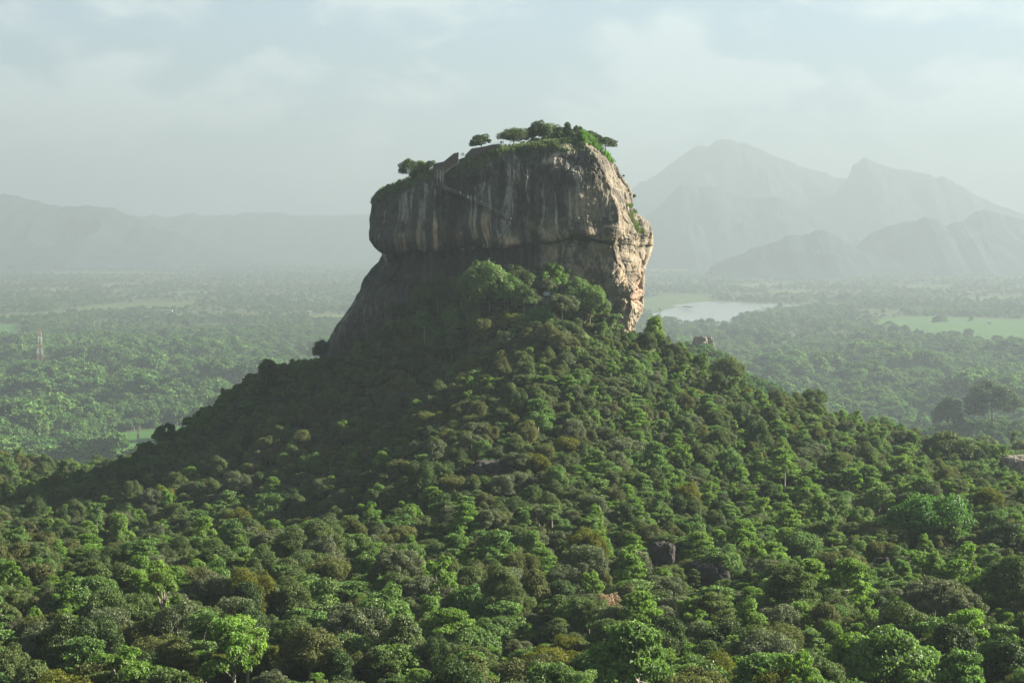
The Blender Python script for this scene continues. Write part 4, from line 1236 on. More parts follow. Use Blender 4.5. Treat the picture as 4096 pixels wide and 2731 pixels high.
def shrub_mass():
    n = 26000
    ys = np.sqrt(RNG.uniform(285.0 ** 2, 1000.0 ** 2, n)); xs = RNG.uniform(-1, 1, n) * (0.29 * ys + 20)
    P, S, Rz, K = [], [], [], []
    zs = ground_z(np.stack([xs, ys], -1))
    U = RNG.uniform(size=(n, 3))
    for i in range(n):
        if rock_foot(xs[i], ys[i]) or blocked(xs[i], ys[i], zs[i], 2.0, 2.4): continue
        s = 0.6 + 0.8 * U[i, 0]
        P.append((xs[i], ys[i], zs[i] - 0.4)); S.append((s, s, s)); Rz.append((0, 0, U[i, 1] * 6.28)); K.append(LIB_INDEX['shrub_dark' if U[i, 2] < 0.6 else 'shrub_olive'])
    instancer('undergrowth', P, S, Rz, K, 'dark shrubs filling the gaps between the trees of the hill', 'undergrowth')
shrub_mass()

def plain_mass():
    P, S, Rz, K = [], [], [], []
    y = 1500.0
    polys = list(FIELD_PX.values())
    while y < 24000:
        sp = (17.5 if y > 2700 else 10.0) + max(0, y - 4800) * 0.0027
        n = int(2 * (0.31 * y + 80) / sp)
        xs = (np.arange(n) - n / 2) * sp + RNG.uniform(-0.5, 0.5, n) * sp
        yy = y + RNG.uniform(-0.5, 0.5, n) * sp
        zs = ground_z(np.stack([xs, yy], -1))
        px, py, fw = project(np.stack([xs, yy, zs], -1))
        keep = np.ones(n, bool)
        for q in polys: keep &= ~inside(q, px, py)
        # a belt in front of a field stays low enough to leave it visible
        qx_, qy_, qf_ = project(np.stack([xs, yy, zs + 11], -1))
        if y < 6000:
            ux_, uy_, _u = project(np.stack([xs, yy, zs + 25], -1))
            tx_, ty_, _t = project(np.stack([xs, yy, zs + 42], -1)); keep &= ~inside(FIELD_PX['clearing'], tx_, ty_)
            for q in polys: keep &= ~((inside(q, qx_, qy_) | inside(q, ux_, uy_)) & (RNG.uniform(size=n) < 0.9))
        for bx, by, bw, bh in BOULDER_PX[:2]:
            keep &= ~((np.abs(qx_ - bx) < bw + 22) & (qy_ < by + bh * 0.35) & (py > by - bh) & (yy < BOULDER_D[(bx, by)]))
        keep &= ~inside(LAKE_PX, px, py + 2)
        thin = fbm(np.stack([xs / 260, yy / 420, xs * 0], -1), 91, 4)
        openland = sstep(6000, 12000, yy) * 0.45 + 0.04
        keep &= RNG.uniform(size=n) > np.clip(openland + np.where(thin > 0.20, 0.75, 0.0) * sstep(3300, 6500, yy), 0, 0.9)
        pn = vnoise(np.stack([xs / 230, yy / 230, xs * 0], -1), 95)
        u = RNG.uniform(size=(n, 4))
        for i in np.nonzero(keep)[0]:
            big_ = sstep(0.0, 0.5, vnoise(np.array([xs[i] / 160, yy[i] / 220, 3.0]), 97)) * (1 - sstep(4500, 8000, yy[i]))
            s = (1.0 + 1.4 * u[i, 0] ** 1.7) * (1 + 0.8 * big_) * (1 + 0.45 * (1 - sstep(3800, 7500, yy[i])))
            if yy[i] < 2700: s = min(s * 0.5, 1.1) * (1 + max(0, yy[i] - 4000) * 0.00008)
            palm = (pn[i] > 0.18 and u[i, 1] < 0.55) and yy[i] > 3000
            if palm: k = LIB_INDEX['palm%d' % (u[i, 2] > 0.5)]; s = 1.3 + 0.4 * u[i, 0]
            else: k = LIB_INDEX[FAR[min(len(FAR) - 1, int(u[i, 2] ** (1.4 if pn[i] < 0 else 0.9) * len(FAR)))]]
            P.append((xs[i], yy[i], zs[i] - 0.5)); S.append((s, s, s * (0.8 + 0.35 * u[i, 3]))); Rz.append((0, 0, u[i, 3] * 6.28)); K.append(k)
        y += sp
    print('plain trees', len(P))
    instancer('woodland', P, S, Rz, K, 'hazy woodland of trees and palms spread over the wide plain behind the hill', 'woodland')
plain_mass()
print('hill trees', len(HILL), 'single', len(SINGLE), 'last single distance', max(t[1] for t in SINGLE))

# ------------------------------------------------------------------ boulders and bare slabs in the forest
STONE = None
def stone_mat():
    m, t, o = mat('boulder_stone')
    p = t.nodes.new('ShaderNodeBsdfPrincipled'); p.inputs['Roughness'].default_value = 0.85; p.inputs['Specular IOR Level'].default_value = 0.2
    c = t.nodes.new('ShaderNodeTexCoord'); mp_ = t.nodes.new('ShaderNodeMapping'); mp_.inputs['Scale'].default_value = (0.55, 0.55, 0.16)
    n = t.nodes.new('ShaderNodeTexNoise'); n.inputs['Scale'].default_value = 1.0; n.inputs['Detail'].default_value = 9; n.inputs['Roughness'].default_value = 0.7
    r = t.nodes.new('ShaderNodeValToRGB')
    r.color_ramp.elements[0].position = 0.36; r.color_ramp.elements[0].color = (0.05, 0.05, 0.048, 1)
    r.color_ramp.elements[1].position = 0.64; r.color_ramp.elements[1].color = (0.20, 0.17, 0.13, 1)
    t.links.new(c.outputs['Object'], mp_.inputs[0]); t.links.new(mp_.outputs[0], n.inputs['Vector']); t.links.new(n.outputs['Fac'], r.inputs[0]); t.links.new(r.outputs[0], p.inputs['Base Color'])
    b = t.nodes.new('ShaderNodeBump'); b.inputs['Strength'].default_value = 0.6; b.inputs['Distance'].default_value = 0.5
    t.links.new(n.outputs['Fac'], b.inputs['Height']); t.links.new(b.outputs[0], p.inputs['Normal']); t.links.new(p.outputs[0], o.inputs['Surface'])
    return m
STONE = stone_mat()
SHADED_STONE = flat_mat('shaded_slab_stone', (0.032, 0.030, 0.029), 0.9, 0.55, 0.5, 0.1)  # boulder stone darkened to carry the forest shade in its colour

def boulder(px, py, hw, hh, d, label, seed, name='boulder', square=3.0, depth=0.9):
    """rounded block whose middle shows at (px, py), hw x hh photo pixels half size; it reaches down into the ground"""
    d = BOULDER_D[(px, py)]
    c = at(px, py, d)
    rx = hw / F * d; rz = hh / F * d
    zg = ground_z(c[:2]) - 2
    ztop = c[2] + rz
    cz = (ztop + min(zg, c[2] - rz)) / 2; rz2 = (ztop - min(zg, c[2] - rz)) / 2
    n, mI = 64, 96
    th = np.linspace(0.0, math.pi, n)[:, None]; ph = np.linspace(0, 2 * math.pi, mI, endpoint=False)[None, :]
    def sp(v): return np.sign(v) * np.abs(v) ** (2.0 / square)
    X = sp(np.sin(th)) * sp(np.cos(ph)); Y = sp(np.sin(th)) * sp(np.sin(ph)); Z = sp(np.cos(th)) * np.ones_like(ph)
    P = np.stack([X * rx, Y * rx * depth, Z * rz2], -1)
    q = P / max(rx, rz) 
    k = 1 + 0.30 * fbm(q * 1.1 + seed, seed, 3)[..., None] + 0.10 * fbm(q * 4.5 + seed, seed + 7, 3)[..., None] - 0.10 * np.exp(-(np.abs(fbm(q * 1.7 + seed, seed + 3, 3)) / 0.04) ** 2)[..., None]
    P = P * k
    i = np.arange(n - 1)[:, None] * mI + np.arange(mI)[None, :]
    j = np.arange(n - 1)[:, None] * mI + (np.arange(mI)[None, :] + 1) % mI
    Q = np.stack([i, i + mI, j + mI, j], -1).reshape(-1, 4)
    o = link(name, mesh_quads(name, P.reshape(-1, 3), Q, [STONE if name == 'boulder' else SHADED_STONE], smooth=True), None, (c[0], c[1], cz))
    return tag(o, label, 'rock')

boulder(2800, 1358, 32, 16, 1262, 'pale-topped rock outcrop with a dark cleft in the hazy forest beyond the ridge', 3)
boulder(2842, 1364, 17, 13, 1266, 'dark block of the outcrop, split from its pale-topped neighbour', 8)
boulder(3723, 1668, 24, 22, 985, 'smooth rounded boulder poking out of the trees beyond the ridge', 5, square=2.2)
boulder(3345, 1640, 27, 13, 905, 'small brown boulder on the crest of the sunny ridge', 12, square=2.3)
boulder(4068, 1862, 66, 40, 805, 'large square dark boulder with a pale sunlit top near the picture edge', 17, square=4.0)
boulder(2645, 2218, 56, 52, 508, 'dark vertical rock face half hidden in the forest', 21, 'rock_outcrop', 3.4, 0.6)
boulder(2838, 2292, 84, 48, 486, 'broad bare grey rock face with vertical stains under the fresh green spreading tree', 27, 'rock_outcrop', 3.6, 0.5)
boulder(1982, 1866, 100, 26, 655, 'long dark bare slab in the shaded slope above the grey-green dome trees', 33, 'rock_slab', 2.6, 0.8)
boulder(3530, 2246, 32, 20, 524, 'small grey slab under the very large dome tree', 37, 'rock_slab', 3.0, 0.8)

# ------------------------------------------------------------------ the rock's plants
def rim_y(px):
    xs = np.concatenate([ROCK_L[::-1, 0], ROCK_R[:, 0]]); ys = np.concatenate([ROCK_L[::-1, 1], ROCK_R[:, 1]])
    k = ys < 800
    o = np.argsort(xs[k])
    return np.interp(px, xs[k][o], ys[k][o])

def blades(P, Nn, L_, rng, w=0.22):
    """upright blade fans at P"""
    n = len(P)
    a = rng.uniform(0, 6.283, n); s = np.stack([np.cos(a), np.sin(a), a * 0], -1)
    up = nrm(np.array([0, 0, 1.0]) + Nn * 0.45 + rng.normal(size=(n, 3)) * 0.28)
    tip = P + up * L_[:, None] + s[:, [1, 0, 2]] * (L_ * 0.25)[:, None]
    V = np.stack([P - s * w, P + s * w, tip + s * w * 0.35, tip - s * w * 0.35], 1).reshape(-1, 3)
    return V, np.arange(4 * n).reshape(n, 4)

def grass_on_rock(name, mask, n, length, material, label, seed):
    rng = np.random.default_rng(seed)
    idx = np.argwhere(mask)
    idx = idx[rng.integers(0, len(idx), n)]
    P = ROCK_V[idx[:, 0], idx[:, 1]] + rng.normal(size=(n, 3)) * 0.25
    Nn = ROCK_N[idx[:, 0], idx[:, 1]]
    V, Q = blades(P - Nn * 0.1, Nn, length * rng.uniform(0.5, 1.3, n), rng)
    o = link(name, mesh_quads(name, V, Q, [material], attrs={'tone': ('FACE', 'FLOAT', rng.uniform(0.2, 0.9, n))}))
    return tag(o, label, 'grass', kind='stuff')

_qx, _qy, _ = project(ROCK_V)
_rim = _qy - rim_y(_qx)
_front = ROCK_N[..., 1] < 0.5
grass_on_rock('grass', (_qx > 2330) & (_qx < 2456) & (_rim < 30) & (_qy < 655) & (vnoise(ROCK_V / 2.0, 8) > -0.35) & _front, 3600, 1.7, LEAF['grass'], 'vivid green grass strip running down the sunlit shoulder of the rock summit', 5)
grass_on_rock('grass', (((_qx > 2000) & (_qx < 2230) & (_rim < 22)) | ((_qx > 1860) & (_qx < 2000) & (_rim < 34) & (_rim > 14)) | ((_qx > 1480) & (_qx < 1640) & (_rim < 26))) & (ROCK_N[..., 1] < 0.6), 4200, 1.1, LEAF['mid'], 'low green grass along the front rim of the rock summit', 6)
grass_on_rock('scrub', (_qx > 1500) & (_qx < 2340) & (_rim < 46) & (vnoise(ROCK_V / 4.0, 3) > -0.05) & (ROCK_N[..., 1] < 0.4), 6500, 0.9, LEAF['dark'], 'dark scrub hanging over the upper rim of the rock face', 7)
grass_on_rock('grass', (np.abs(_qx - (2526 + (_qy - 845) * 0.42)) < 17) & (_qy > 822) & (_qy < 935) & (ROCK_N[..., 1] < 0.6) & (vnoise(ROCK_V / 2.5, 9) > -0.1), 1200, 1.3, LEAF['mid'], 'green plants growing in the notch on the sunlit side of the rock', 8)

def ground_grass(name, poly, d, n, material, label, seed, length=1.3):
    rng = np.random.default_rng(seed)
    poly = np.array(poly, float)
    x0, y0 = poly.min(0); x1, y1 = poly.max(0)
    P = []
    while len(P) < n:
        px, py = rng.uniform(x0, x1), rng.uniform(y0, y1)
        if not inside(poly, np.array([px]), np.array([py]))[0]: continue
        q = at(px, py, d + (py - y1) * -0.12)
        P.append(q)
    P = np.array(P)
    g = ground_z(P[:, :2])
    P[:, 2] = np.minimum(P[:, 2], g + 6)
    V, Q = blades(P, np.zeros_like(P), length * rng.uniform(0.5, 1.3, n), rng, 0.3)
    return tag(link(name, mesh_quads(name, V, Q, [material], attrs={'tone': ('FACE', 'FLOAT', rng.uniform(0.2, 0.9, n))})), label, 'grass', kind='stuff')

def hill_mound(px0, px1, py0, py1, d):
    pass

# trees on top: pixel x of the trunk, half width, crown centre row, kind, height factor, distance, label
TOP = [
    (1922, 43, 566, 'dark_open', 1.0, 893, 'lone spreading dark tree standing on the rim behind the sloping brick wall'),
    (1634, 38, 672, 'dark_open', 1.0, 896, 'dark full-crowned tree on the round shoulder of the rock, tallest of its clump'),
    (1682, 30, 668, 'bright_shaggy', 0.9, 898, 'green-topped tree in the middle of the clump on the rock shoulder'),
    (1722, 24, 660, 'dark_open', 1.0, 899, 'small dark tree beside the stepped brick wall'),
    (2056, 54, 545, 'mid_airy', 0.9, 897, 'round airy tree on the summit beside three standing people'),
    (2122, 26, 532, 'dark_open', 1.3, 899, 'slim dark tree on the summit beside the round airy one'),
    (2152, 38, 514, 'dark_open', 1.25, 900, 'tallest dark tree of the summit grove'),
    (2196, 42, 520, 'mid_airy', 1.0, 900, 'bushy tree on the summit just past the tallest one'),
    (2236, 36, 528, 'dark_open', 0.9, 900, 'low dark tree in the summit grove before the flat-topped one'),
    (2270, 20, 513, 'dark_layer', 1.6, 900, 'small flat-topped tree raised on a thin stem above the summit grove'),
    (2306, 14, 520, 'dark_open', 1.7, 900, 'thin upright little tree on the summit rim'),
    (2322, 12, 522, 'dark_open', 1.5, 901, 'thin upright little tree nearest the vivid grass strip'),
    (2358, 24, 532, 'dark_open', 0.9, 906, 'dark bushy tree at the top end of the vivid grass strip'),
    (2390, 22, 548, 'dark_open', 0.9, 908, 'small dark tree behind the middle of the vivid grass strip'),
    (2424, 42, 572, 'dark_open', 0.95, 910, 'big dark tree leaning out beyond the vivid grass strip'),
    (2536, 9, 784, 'dark_open', 1.0, 900, 'tiny tree clinging to the sunlit side of the rock'),
]
for k_, shape_, lm_, sd_, R_, H_, lf_, dn_ in (('dark_open', 'dome', 'dark', 501, 4.4, 7.5, 0.40, 0.85), ('mid_airy', 'dome', 'mid', 502, 5.2, 8.0, 0.36, 0.55), ('dark_layer', 'layer', 'dark', 503, 4.0, 6.5, 0.40, 1.0)):
    V_, Q_, T_, lb_ = crown_arrays(shape_, R_, H_, sd_, lf_, dn_)
    PROTO[k_] = (mesh_quads('crown', V_, Q_, [LEAF[lm_]], attrs={'tone': ('FACE', 'FLOAT', T_)}), trunk_mb(lb_, R_, H_, sd_, 0.026).mesh('trunk', BARK, True), R_, H_)
for px, hw, cy_, kind, sz, d, label in TOP:
    R, H = PROTO[kind][2:4]
    s = hw * 1.08 / F * d / R
    c = at(px, cy_, d)
    foot = at(px, (rim_y(px) if px < 2500 else 790) + 6, d)[2]
    hgt = max((c[2] - foot) / (0.58 if px < 2100 or px > 2400 else 0.68), 1.2)
    tree(kind, (c[0], c[1], foot - 0.3), s, RNG.uniform(0, 6.28), label, 'trees growing on the great rock', hgt / (H * s))

# low bushes along the summit
def bush(px, d, hw, hh, material, label, seed, group='bushes on the rock summit'):
    V_, Q_, T_, lb_ = crown_arrays('bush', 2.2, 2.6, seed, 0.36, 1.0)
    R = hw / F * d
    p = at(px, rim_y(px) + 8, d)
    sc = np.array([R / 2.4, R / 2.4, hh * 2 / F * d / 2.6])
    o = link('bush', mesh_quads('bush', V_ * sc, Q_, [LEAF[material]], attrs={'tone': ('FACE', 'FLOAT', T_)}), None, tuple(p - np.array([0, 0, 0.4])))
    return tag(o, label, 'bush', group)
for i_, (px, d, hw, hh, mt_, lab_) in enumerate([
    (1512, 888, 14, 9, 'mid', 'small bush lowest on the round shoulder of the rock'),
    (1556, 890, 22, 9, 'mid', 'low green bush on the rock shoulder below the tree clump'),
    (1598, 892, 18, 11, 'dark', 'dark bush under the tallest tree of the shoulder clump'),
    (1660, 886, 30, 22, 'dark', 'broad dark bush spilling over the rim below the shoulder clump'),
    (1704, 886, 26, 22, 'mid', 'pale green bush beside the foot of the stepped brick wall'),
    (2092, 894, 26, 14, 'dark', 'dark bush below the round airy summit tree'),
    (2140, 893, 34, 22, 'dark', 'wide dark bush under the tallest summit tree'),
    (2188, 893, 36, 24, 'dark', 'dark bush in the middle of the summit grove'),
    (2236, 893, 34, 26, 'dark', 'dark bush under the small flat-topped summit tree'),
    (2284, 894, 32, 24, 'dark', 'dark bush near the end of the summit grove'),
    (2318, 895, 22, 22, 'mid', 'green bush against the top of the vivid grass strip'),
    (2372, 905, 20, 14, 'mid', 'bush behind the upper part of the vivid grass strip'),
    (2510, 888, 8, 5, 'mid', 'tiny bush high on the sunlit edge of the rock')]):
    if px == 2510:
        b_ = bush(2450, d, hw, hh, mt_, lab_, 600 + i_); q_ = at(2494, 708, 905); b_.location = tuple(q_)
    else: bush(px, d, hw, hh, mt_, lab_, 600 + i_)

# ------------------------------------------------------------------ brick walls, stairs and people on the rock
m, t, o = mat('old_brick')
p = t.nodes.new('ShaderNodeBsdfPrincipled'); p.inputs['Roughness'].default_value = 0.9
bt = t.nodes.new('ShaderNodeTexBrick'); bt.inputs['Color1'].default_value = (0.080, 0.058, 0.045, 1); bt.inputs['Color2'].default_value = (0.062, 0.048, 0.040, 1); bt.inputs['Mortar'].default_value = (0.05, 0.045, 0.04, 1)
bt.inputs['Scale'].default_value = 1.6
tcn = t.nodes.new('ShaderNodeTexCoord'); mpn = t.nodes.new('ShaderNodeMapping'); mpn.inputs['Rotation'].default_value = (math.pi / 2, 0, 0)
t.links.new(tcn.outputs['Object'], mpn.inputs[0]); t.links.new(mpn.outputs[0], bt.inputs['Vector']); t.links.new(bt.outputs['Color'], p.inputs['Base Color']); t.links.new(p.outputs[0], o.inputs['Surface'])
BRICK = m
STEEL = flat_mat('painted_steel', (0.15, 0.155, 0.155), 0.5, 0.1, 2.0, 0.5)
CAPST = flat_mat('coping_stone', (0.12, 0.11, 0.10), 0.9, 0.2, 2.0)

def wall_from_px(name, pix, d, thick, label, coping=None):
    o = np.array([at(pix[0][0], pix[0][1], d)])[0]
    pts = [(at(px, py, d)[0] - o[0], at(px, py, d)[2] - o[2]) for px, py in pix]
    e = empty(name, tuple(o))
    tag(e, label, 'wall')
    mb = MB(); mb.prism(pts, 0, thick); mb.build('brickwork', BRICK, e)
    if coping:
        cp = [np.array([at(px, py, d)[0] - o[0], thick / 2, at(px, py, d)[2] - o[2] + 0.12]) for px, py in coping]
        mb = MB(); mb.tube(cp, 0.32, 4); mb.build('coping', CAPST, e)
    return e
wall_from_px('brick_wall', [(1733,720),(1733,662),(1748,656),(1775,651),(1817,617),(1834,614),(1834,652),(1796,676),(1762,712)], 876.5, 3.0, 'stepped brown brick wall climbing to a square end above the iron stair', [(1733,660),(1748,655),(1775,650),(1817,616),(1835,613)])
wall_from_px('brick_wall', [(1858,640),(1862,624),(1888,598),(1930,592),(1968,583),(2000,580),(2000,604),(1960,612),(1900,640)], 886, 2.5, 'long sloping dark wall below the lone spreading tree', [(1861,624),(1888,597),(1930,591),(1968,582),(2001,579)])

def rail_line(name, pix, d, label, posts=8, h=1.1):
    P = [at(px, py, d) for px, py in pix]
    o = P[0]
    e = empty(name, tuple(o)); tag(e, label, 'railing')
    seg = np.linspace(0, len(P) - 1, posts)
    pts = [P[int(s)] * (1 - (s - int(s))) + P[min(int(s) + 1, len(P) - 1)] * (s - int(s)) - o for s in seg]
    mb = MB()
    for q in pts: mb.tube([q, q + np.array([0, 0, h])], 0.035, 5)
    mb.build('post_rail', STEEL, e)
    mb = MB()
    for k in (0.55, 1.0): mb.tube([q + np.array([0, 0, h * k]) for q in pts], 0.03, 5)
    mb.build('handrail', STEEL, e)
    return e
rail_line('railing', [(1836,628),(1862,625)], 890, 'thin railing between the two brick walls on the rim', 5)
rail_line('railing', [(1968,585),(2006,577)], 892, 'thin railing on the summit rim beside three standing people', 8)

def stairway():
    """iron and stone stair that climbs across the face along a slanting shelf"""
    pix = [(1990, 964), (2012, 938), (2030, 912), (2046, 892), (2046, 884), (1990, 850), (1940, 824), (1880, 798), (1820, 770), (1762, 750)]
    P, Nn = [], []
    for (a, b), (c, d) in zip(pix, pix[1:]):
        k = max(2, int(math.hypot(c - a, d - b) / 4))
        for s in np.arange(k) / k:
            q, n = rock_point(a + (c - a) * s, b + (d - b) * s)
            P.append(q); Nn.append(n)
    P = np.array(P); Nn = np.array(Nn)
    for _ in range(6): P[1:-1] = (P[:-2] + 2 * P[1:-1] + P[2:]) / 4
    o = P[0].copy()
    e = empty('rock_stairway', tuple(o)); tag(e, 'long stairway slanting across the dark rock face to the brick wall', 'stairway')
    outw = np.array([0, -1.0, 0])
    Q = P - o + outw * 0.45
    mb = MB()
    for a, b in zip(Q, Q[1:]):
        c = (a + b) / 2; L_ = np.linalg.norm(b - a)
        mb.box(c + np.array([0, 0.3, -0.12]), (max(abs(b[0] - a[0]) * 1.05, 0.5), 1.2, 0.15))
    mb.build('tread_flight', CAPST, e)
    mb = MB()
    R_ = [q + outw * 0.55 for q in Q]
    for q in R_[::4]: mb.tube([q, q + np.array([0, 0, 1.1])], 0.035, 5)
    mb.tube([q + np.array([0, 0, 1.1]) for q in R_], 0.035, 5); mb.tube([q + np.array([0, 0, 0.6]) for q in R_], 0.025, 5)
    mb.build('handrail', STEEL, e)
    return P
STAIR = stairway()

def iron_stair():
    a, _ = rock_point(1762, 742)
    b = at(1764, 690, 875.5)
    o = a + np.array([0, -1.2, 0])
    e = empty('iron_stair', tuple(o)); tag(e, 'steep iron stair with pale uprights below the stepped brick wall', 'stairway')
    H = b[2] - a[2]
    for dx in (-1.4, 0.0, 1.2):
        mb = MB(); mb.tube([(dx, 0, -0.5), (dx, 0, H + 1.0)], 0.11, 6); mb.build('upright', STEEL, e)
    mb = MB()
    n = 18
    for k in range(n):
        u = k / (n - 1); v = (k % 6) / 6.0
        mb.box((-1.3 + 2.5 * (v if (k // 6) % 2 == 0 else 1 - v), 0.6, 0.1 + H * u), (0.6, 1.0, 0.07))
    mb.build('tread_flight', STEEL, e)
iron_stair()

SKIN = flat_mat('skin', (0.28, 0.16, 0.10), 0.6, 0.05)
HAIR = flat_mat('hair', (0.015, 0.012, 0.010), 0.6, 0.1)
CLOTH = {'white': flat_mat('white_cotton', (0.75, 0.75, 0.73), 0.85, 0.05), 'dark': flat_mat('dark_cotton', (0.03, 0.03, 0.04), 0.85, 0.1),
         'red': flat_mat('red_cotton', (0.20, 0.05, 0.04), 0.85, 0.1), 'blue': flat_mat('blue_denim', (0.05, 0.07, 0.12), 0.85, 0.1)}
PERSON_MESH = {}
def person_meshes(shirt, legs, pose):
    key = (shirt, legs, pose)
    if key in PERSON_MESH: return PERSON_MESH[key]
    st = 0.16 if pose == 'walk' else 0.04
    J = [((0,0,0.95),0.15,-1), ((0,0,1.15),0.145,0), ((0,0,1.38),0.17,1), ((0,0,1.50),0.065,2), ((0,-0.01,1.58),0.085,3), ((0,-0.01,1.70),0.085,4)]
    for s in (-1, 1):
        b = len(J)
        arm = 0.12 if pose == 'walk' else 0.03
        J += [((0.19*s, 0, 1.42), 0.065, 2), ((0.25*s, arm*s, 1.14), 0.048, b), ((0.25*s, arm*s*1.6-0.06, 0.90), 0.036, b+1), ((0.24*s, arm*s*1.8-0.09, 0.80), 0.038, b+2)]
        b = len(J)
        J += [((0.095*s, 0, 0.86), 0.095, 0), ((0.10*s, -st*s, 0.48), 0.066, b), ((0.10*s, -st*s*0.6+0.03, 0.08), 0.048, b+1), ((0.105*s, -st*s*0.6-0.14, 0.035), 0.038, b+2)]
    me = bpy.data.meshes.new('body')
    me.from_pydata([j[0] for j in J], [(j[2], i) for i, j in enumerate(J) if j[2] >= 0], [])
    ob = bpy.data.objects.new('body', me); COL.objects.link(ob)
    md = ob.modifiers.new('skin', 'SKIN')
    for i, j in enumerate(J): me.skin_vertices[0].data[i].radius = (j[1], j[1] * (0.75 if i < 3 else 1)); 
    me.skin_vertices[0].data[0].use_root = True
    sb = ob.modifiers.new('smooth', 'SUBSURF'); sb.levels = 1; sb.render_levels = 1
    dg = bpy.context.evaluated_depsgraph_get()
    fin = bpy.data.meshes.new_from_object(ob.evaluated_get(dg)); fin.name = 'body'
    bpy.data.objects.remove(ob); bpy.data.meshes.remove(me)
    fin.materials.clear()
    for mm in (SKIN, CLOTH[shirt], CLOTH[legs], HAIR): fin.materials.append(mm)
    for f in fin.polygons:
        z = f.center.z; r = abs(f.center.x)
        f.material_index = 0 if z > 1.50 or (r > 0.20 and z < 1.12) else (1 if z > 0.93 else (2 if z > 0.07 else 3))
        f.use_smooth = True
    bm = bmesh.new(); bmesh.ops.create_uvsphere(bm, u_segments=12, v_segments=8, radius=0.105)
    for v in bm.verts: v.co.z = v.co.z * 1.05 + 1.685; v.co.y = v.co.y * 1.1 + 0.02
    bmesh.ops.delete(bm, geom=[v for v in bm.verts if v.co.z < 1.645 and v.co.y < 0.02], context='VERTS')
    hm = bpy.data.meshes.new('hair'); bm.to_mesh(hm); bm.free(); hm.materials.append(HAIR)
    PERSON_MESH[key] = (fin, hm)
    return PERSON_MESH[key]
def person(p, shirt, legs, pose, rz, label, group=None):
    b, h = person_meshes(shirt, legs, pose)
    o = link('person', b, None, tuple(p)); o.rotation_euler = (0, 0, rz)
    link('hair', h, o)
    return tag(o, label, 'person', group)
for px, py, d, sh, lg, ps, rz, lab in [
    (1848, 626, 889, 'dark', 'dark', 'stand', 0.6, 'person in dark clothes standing in the gap between the brick walls'),
    (1854, 625, 889.5, 'dark', 'blue', 'walk', 1.2, 'taller dark-clothed person walking behind the one in the wall gap'),
    (2003, 579, 891, 'dark', 'dark', 'stand', 0.2, 'dark-clothed person standing first of three at the summit railing'),
    (2007, 579, 891.4, 'dark', 'blue', 'stand', -0.5, 'dark-clothed person in the middle of three at the summit railing'),
    (2013, 578, 891, 'red', 'dark', 'walk', 0.9, 'person in a reddish top beside the round airy summit tree')]:
    person(at(px, py, d), sh, lg, ps, rz, lab, 'visitors on the rock')
def on_stair(px, py):
    qx, qy, _ = project(STAIR)
    k = int(np.argmin((qx - px) ** 2 + (qy - py) ** 2))
    return STAIR[k] + np.array([0, -0.9, 0.0])
for px, py, sh, lg, ps, rz, lab in [
    (1843, 775, 'white', 'blue', 'walk', 1.4, 'person in white high on the slanting stair'),
    (1875, 792, 'white', 'white', 'walk', 1.5, 'person dressed all in white on the upper slanting stair'),
    (1926, 816, 'white', 'dark', 'walk', -1.4, 'person in a white shirt halfway along the slanting stair'),
    (2047, 886, 'white', 'blue', 'stand', 0.2, 'person in a white shirt at the turn of the stair'),
    (2040, 900, 'white', 'white', 'walk', 2.4, 'person in white just below the turn of the stair'),
    (1999, 950, 'white', 'dark', 'walk', 2.2, 'person in a white shirt on the lowest flight of the stair')]:
    person(on_stair(px, py), sh, lg, ps, rz, lab, 'visitors on the rock')
q_, n_ = rock_point(1958, 1044)
person(np.array([q_[0], q_[1] - 1.2, q_[2]]), 'white', 'white', 'stand', 0.0, 'person in white standing in the dark recess under the overhang', 'visitors on the rock')
mb = MB(); mb.box((0, 0.6, -0.25), (6, 4, 0.5)); STEP_ = mb.build('rock_ledge', CAPST, None, False, (q_[0], q_[1] - 1.0, q_[2] - 0.01)); tag(STEP_, 'narrow stone ledge under the overhang that carries one person', 'ledge')

# ------------------------------------------------------------------ hut and path patches at the rock foot
ROOF = flat_mat('grey_roof', (0.30, 0.34, 0.34), 0.6, 0.15, 1.5)
HUTW = flat_mat('grey_wall', (0.10, 0.125, 0.13), 0.8, 0.2, 1.5)
DARKW = flat_mat('dark_opening', (0.015, 0.017, 0.018), 0.9, 0.1)
WHITEW = flat_mat('white_wall', (0.46, 0.46, 0.44), 0.8, 0.06)
EARTH = flat_mat('dark_earth', (0.035, 0.034, 0.020), 0.95, 0.3, 0.8)  # dark forest-floor earth for the sides of the path patches
SAND = flat_mat('sandy_path', (0.36, 0.26, 0.18), 0.95, 0.2, 0.8)
def hut():
    d = 857.0; c = at(2190, 1203, d); k = d / F
    e = empty('hut', tuple(c)); tag(e, 'small grey guard hut with a pale flat roof among the trees at the rock foot', 'hut')
    w = 32 * k; h = 22 * k
    mb = MB(); mb.box((0, 1.5, h / 2), (w, 3.0, h)); mb.build('wall', HUTW, e)
    mb = MB(); mb.box((-0.1 * w, 1.4, h + 0.85), (w * 0.78, 3.4, 1.3)); mb.box((0.02, 1.4, h + 0.1), (w * 1.1, 3.7, 0.18)); mb.build('roof', ROOF, e)
    mb = MB(); mb.box((-w * 0.2, -0.02, h * 0.42), (0.9, 0.06, 1.8)); mb.build('door', DARKW, e)
    for sx in (0.12, 0.32):
        f = MB().box((w * sx, -0.02, h * 0.58), (0.75, 0.06, 0.8)).build('window', DARKW, e)
    zg = ground_z(c[:2])
    mb = MB(); mb.box((0, 1.5, (min(zg - c[2], 0) - 2) / 2), (w * 1.25, 4.2, abs(min(zg - c[2], 0) - 2) - 0.02)); mb.build('plinth', BRICK, e)
hut()
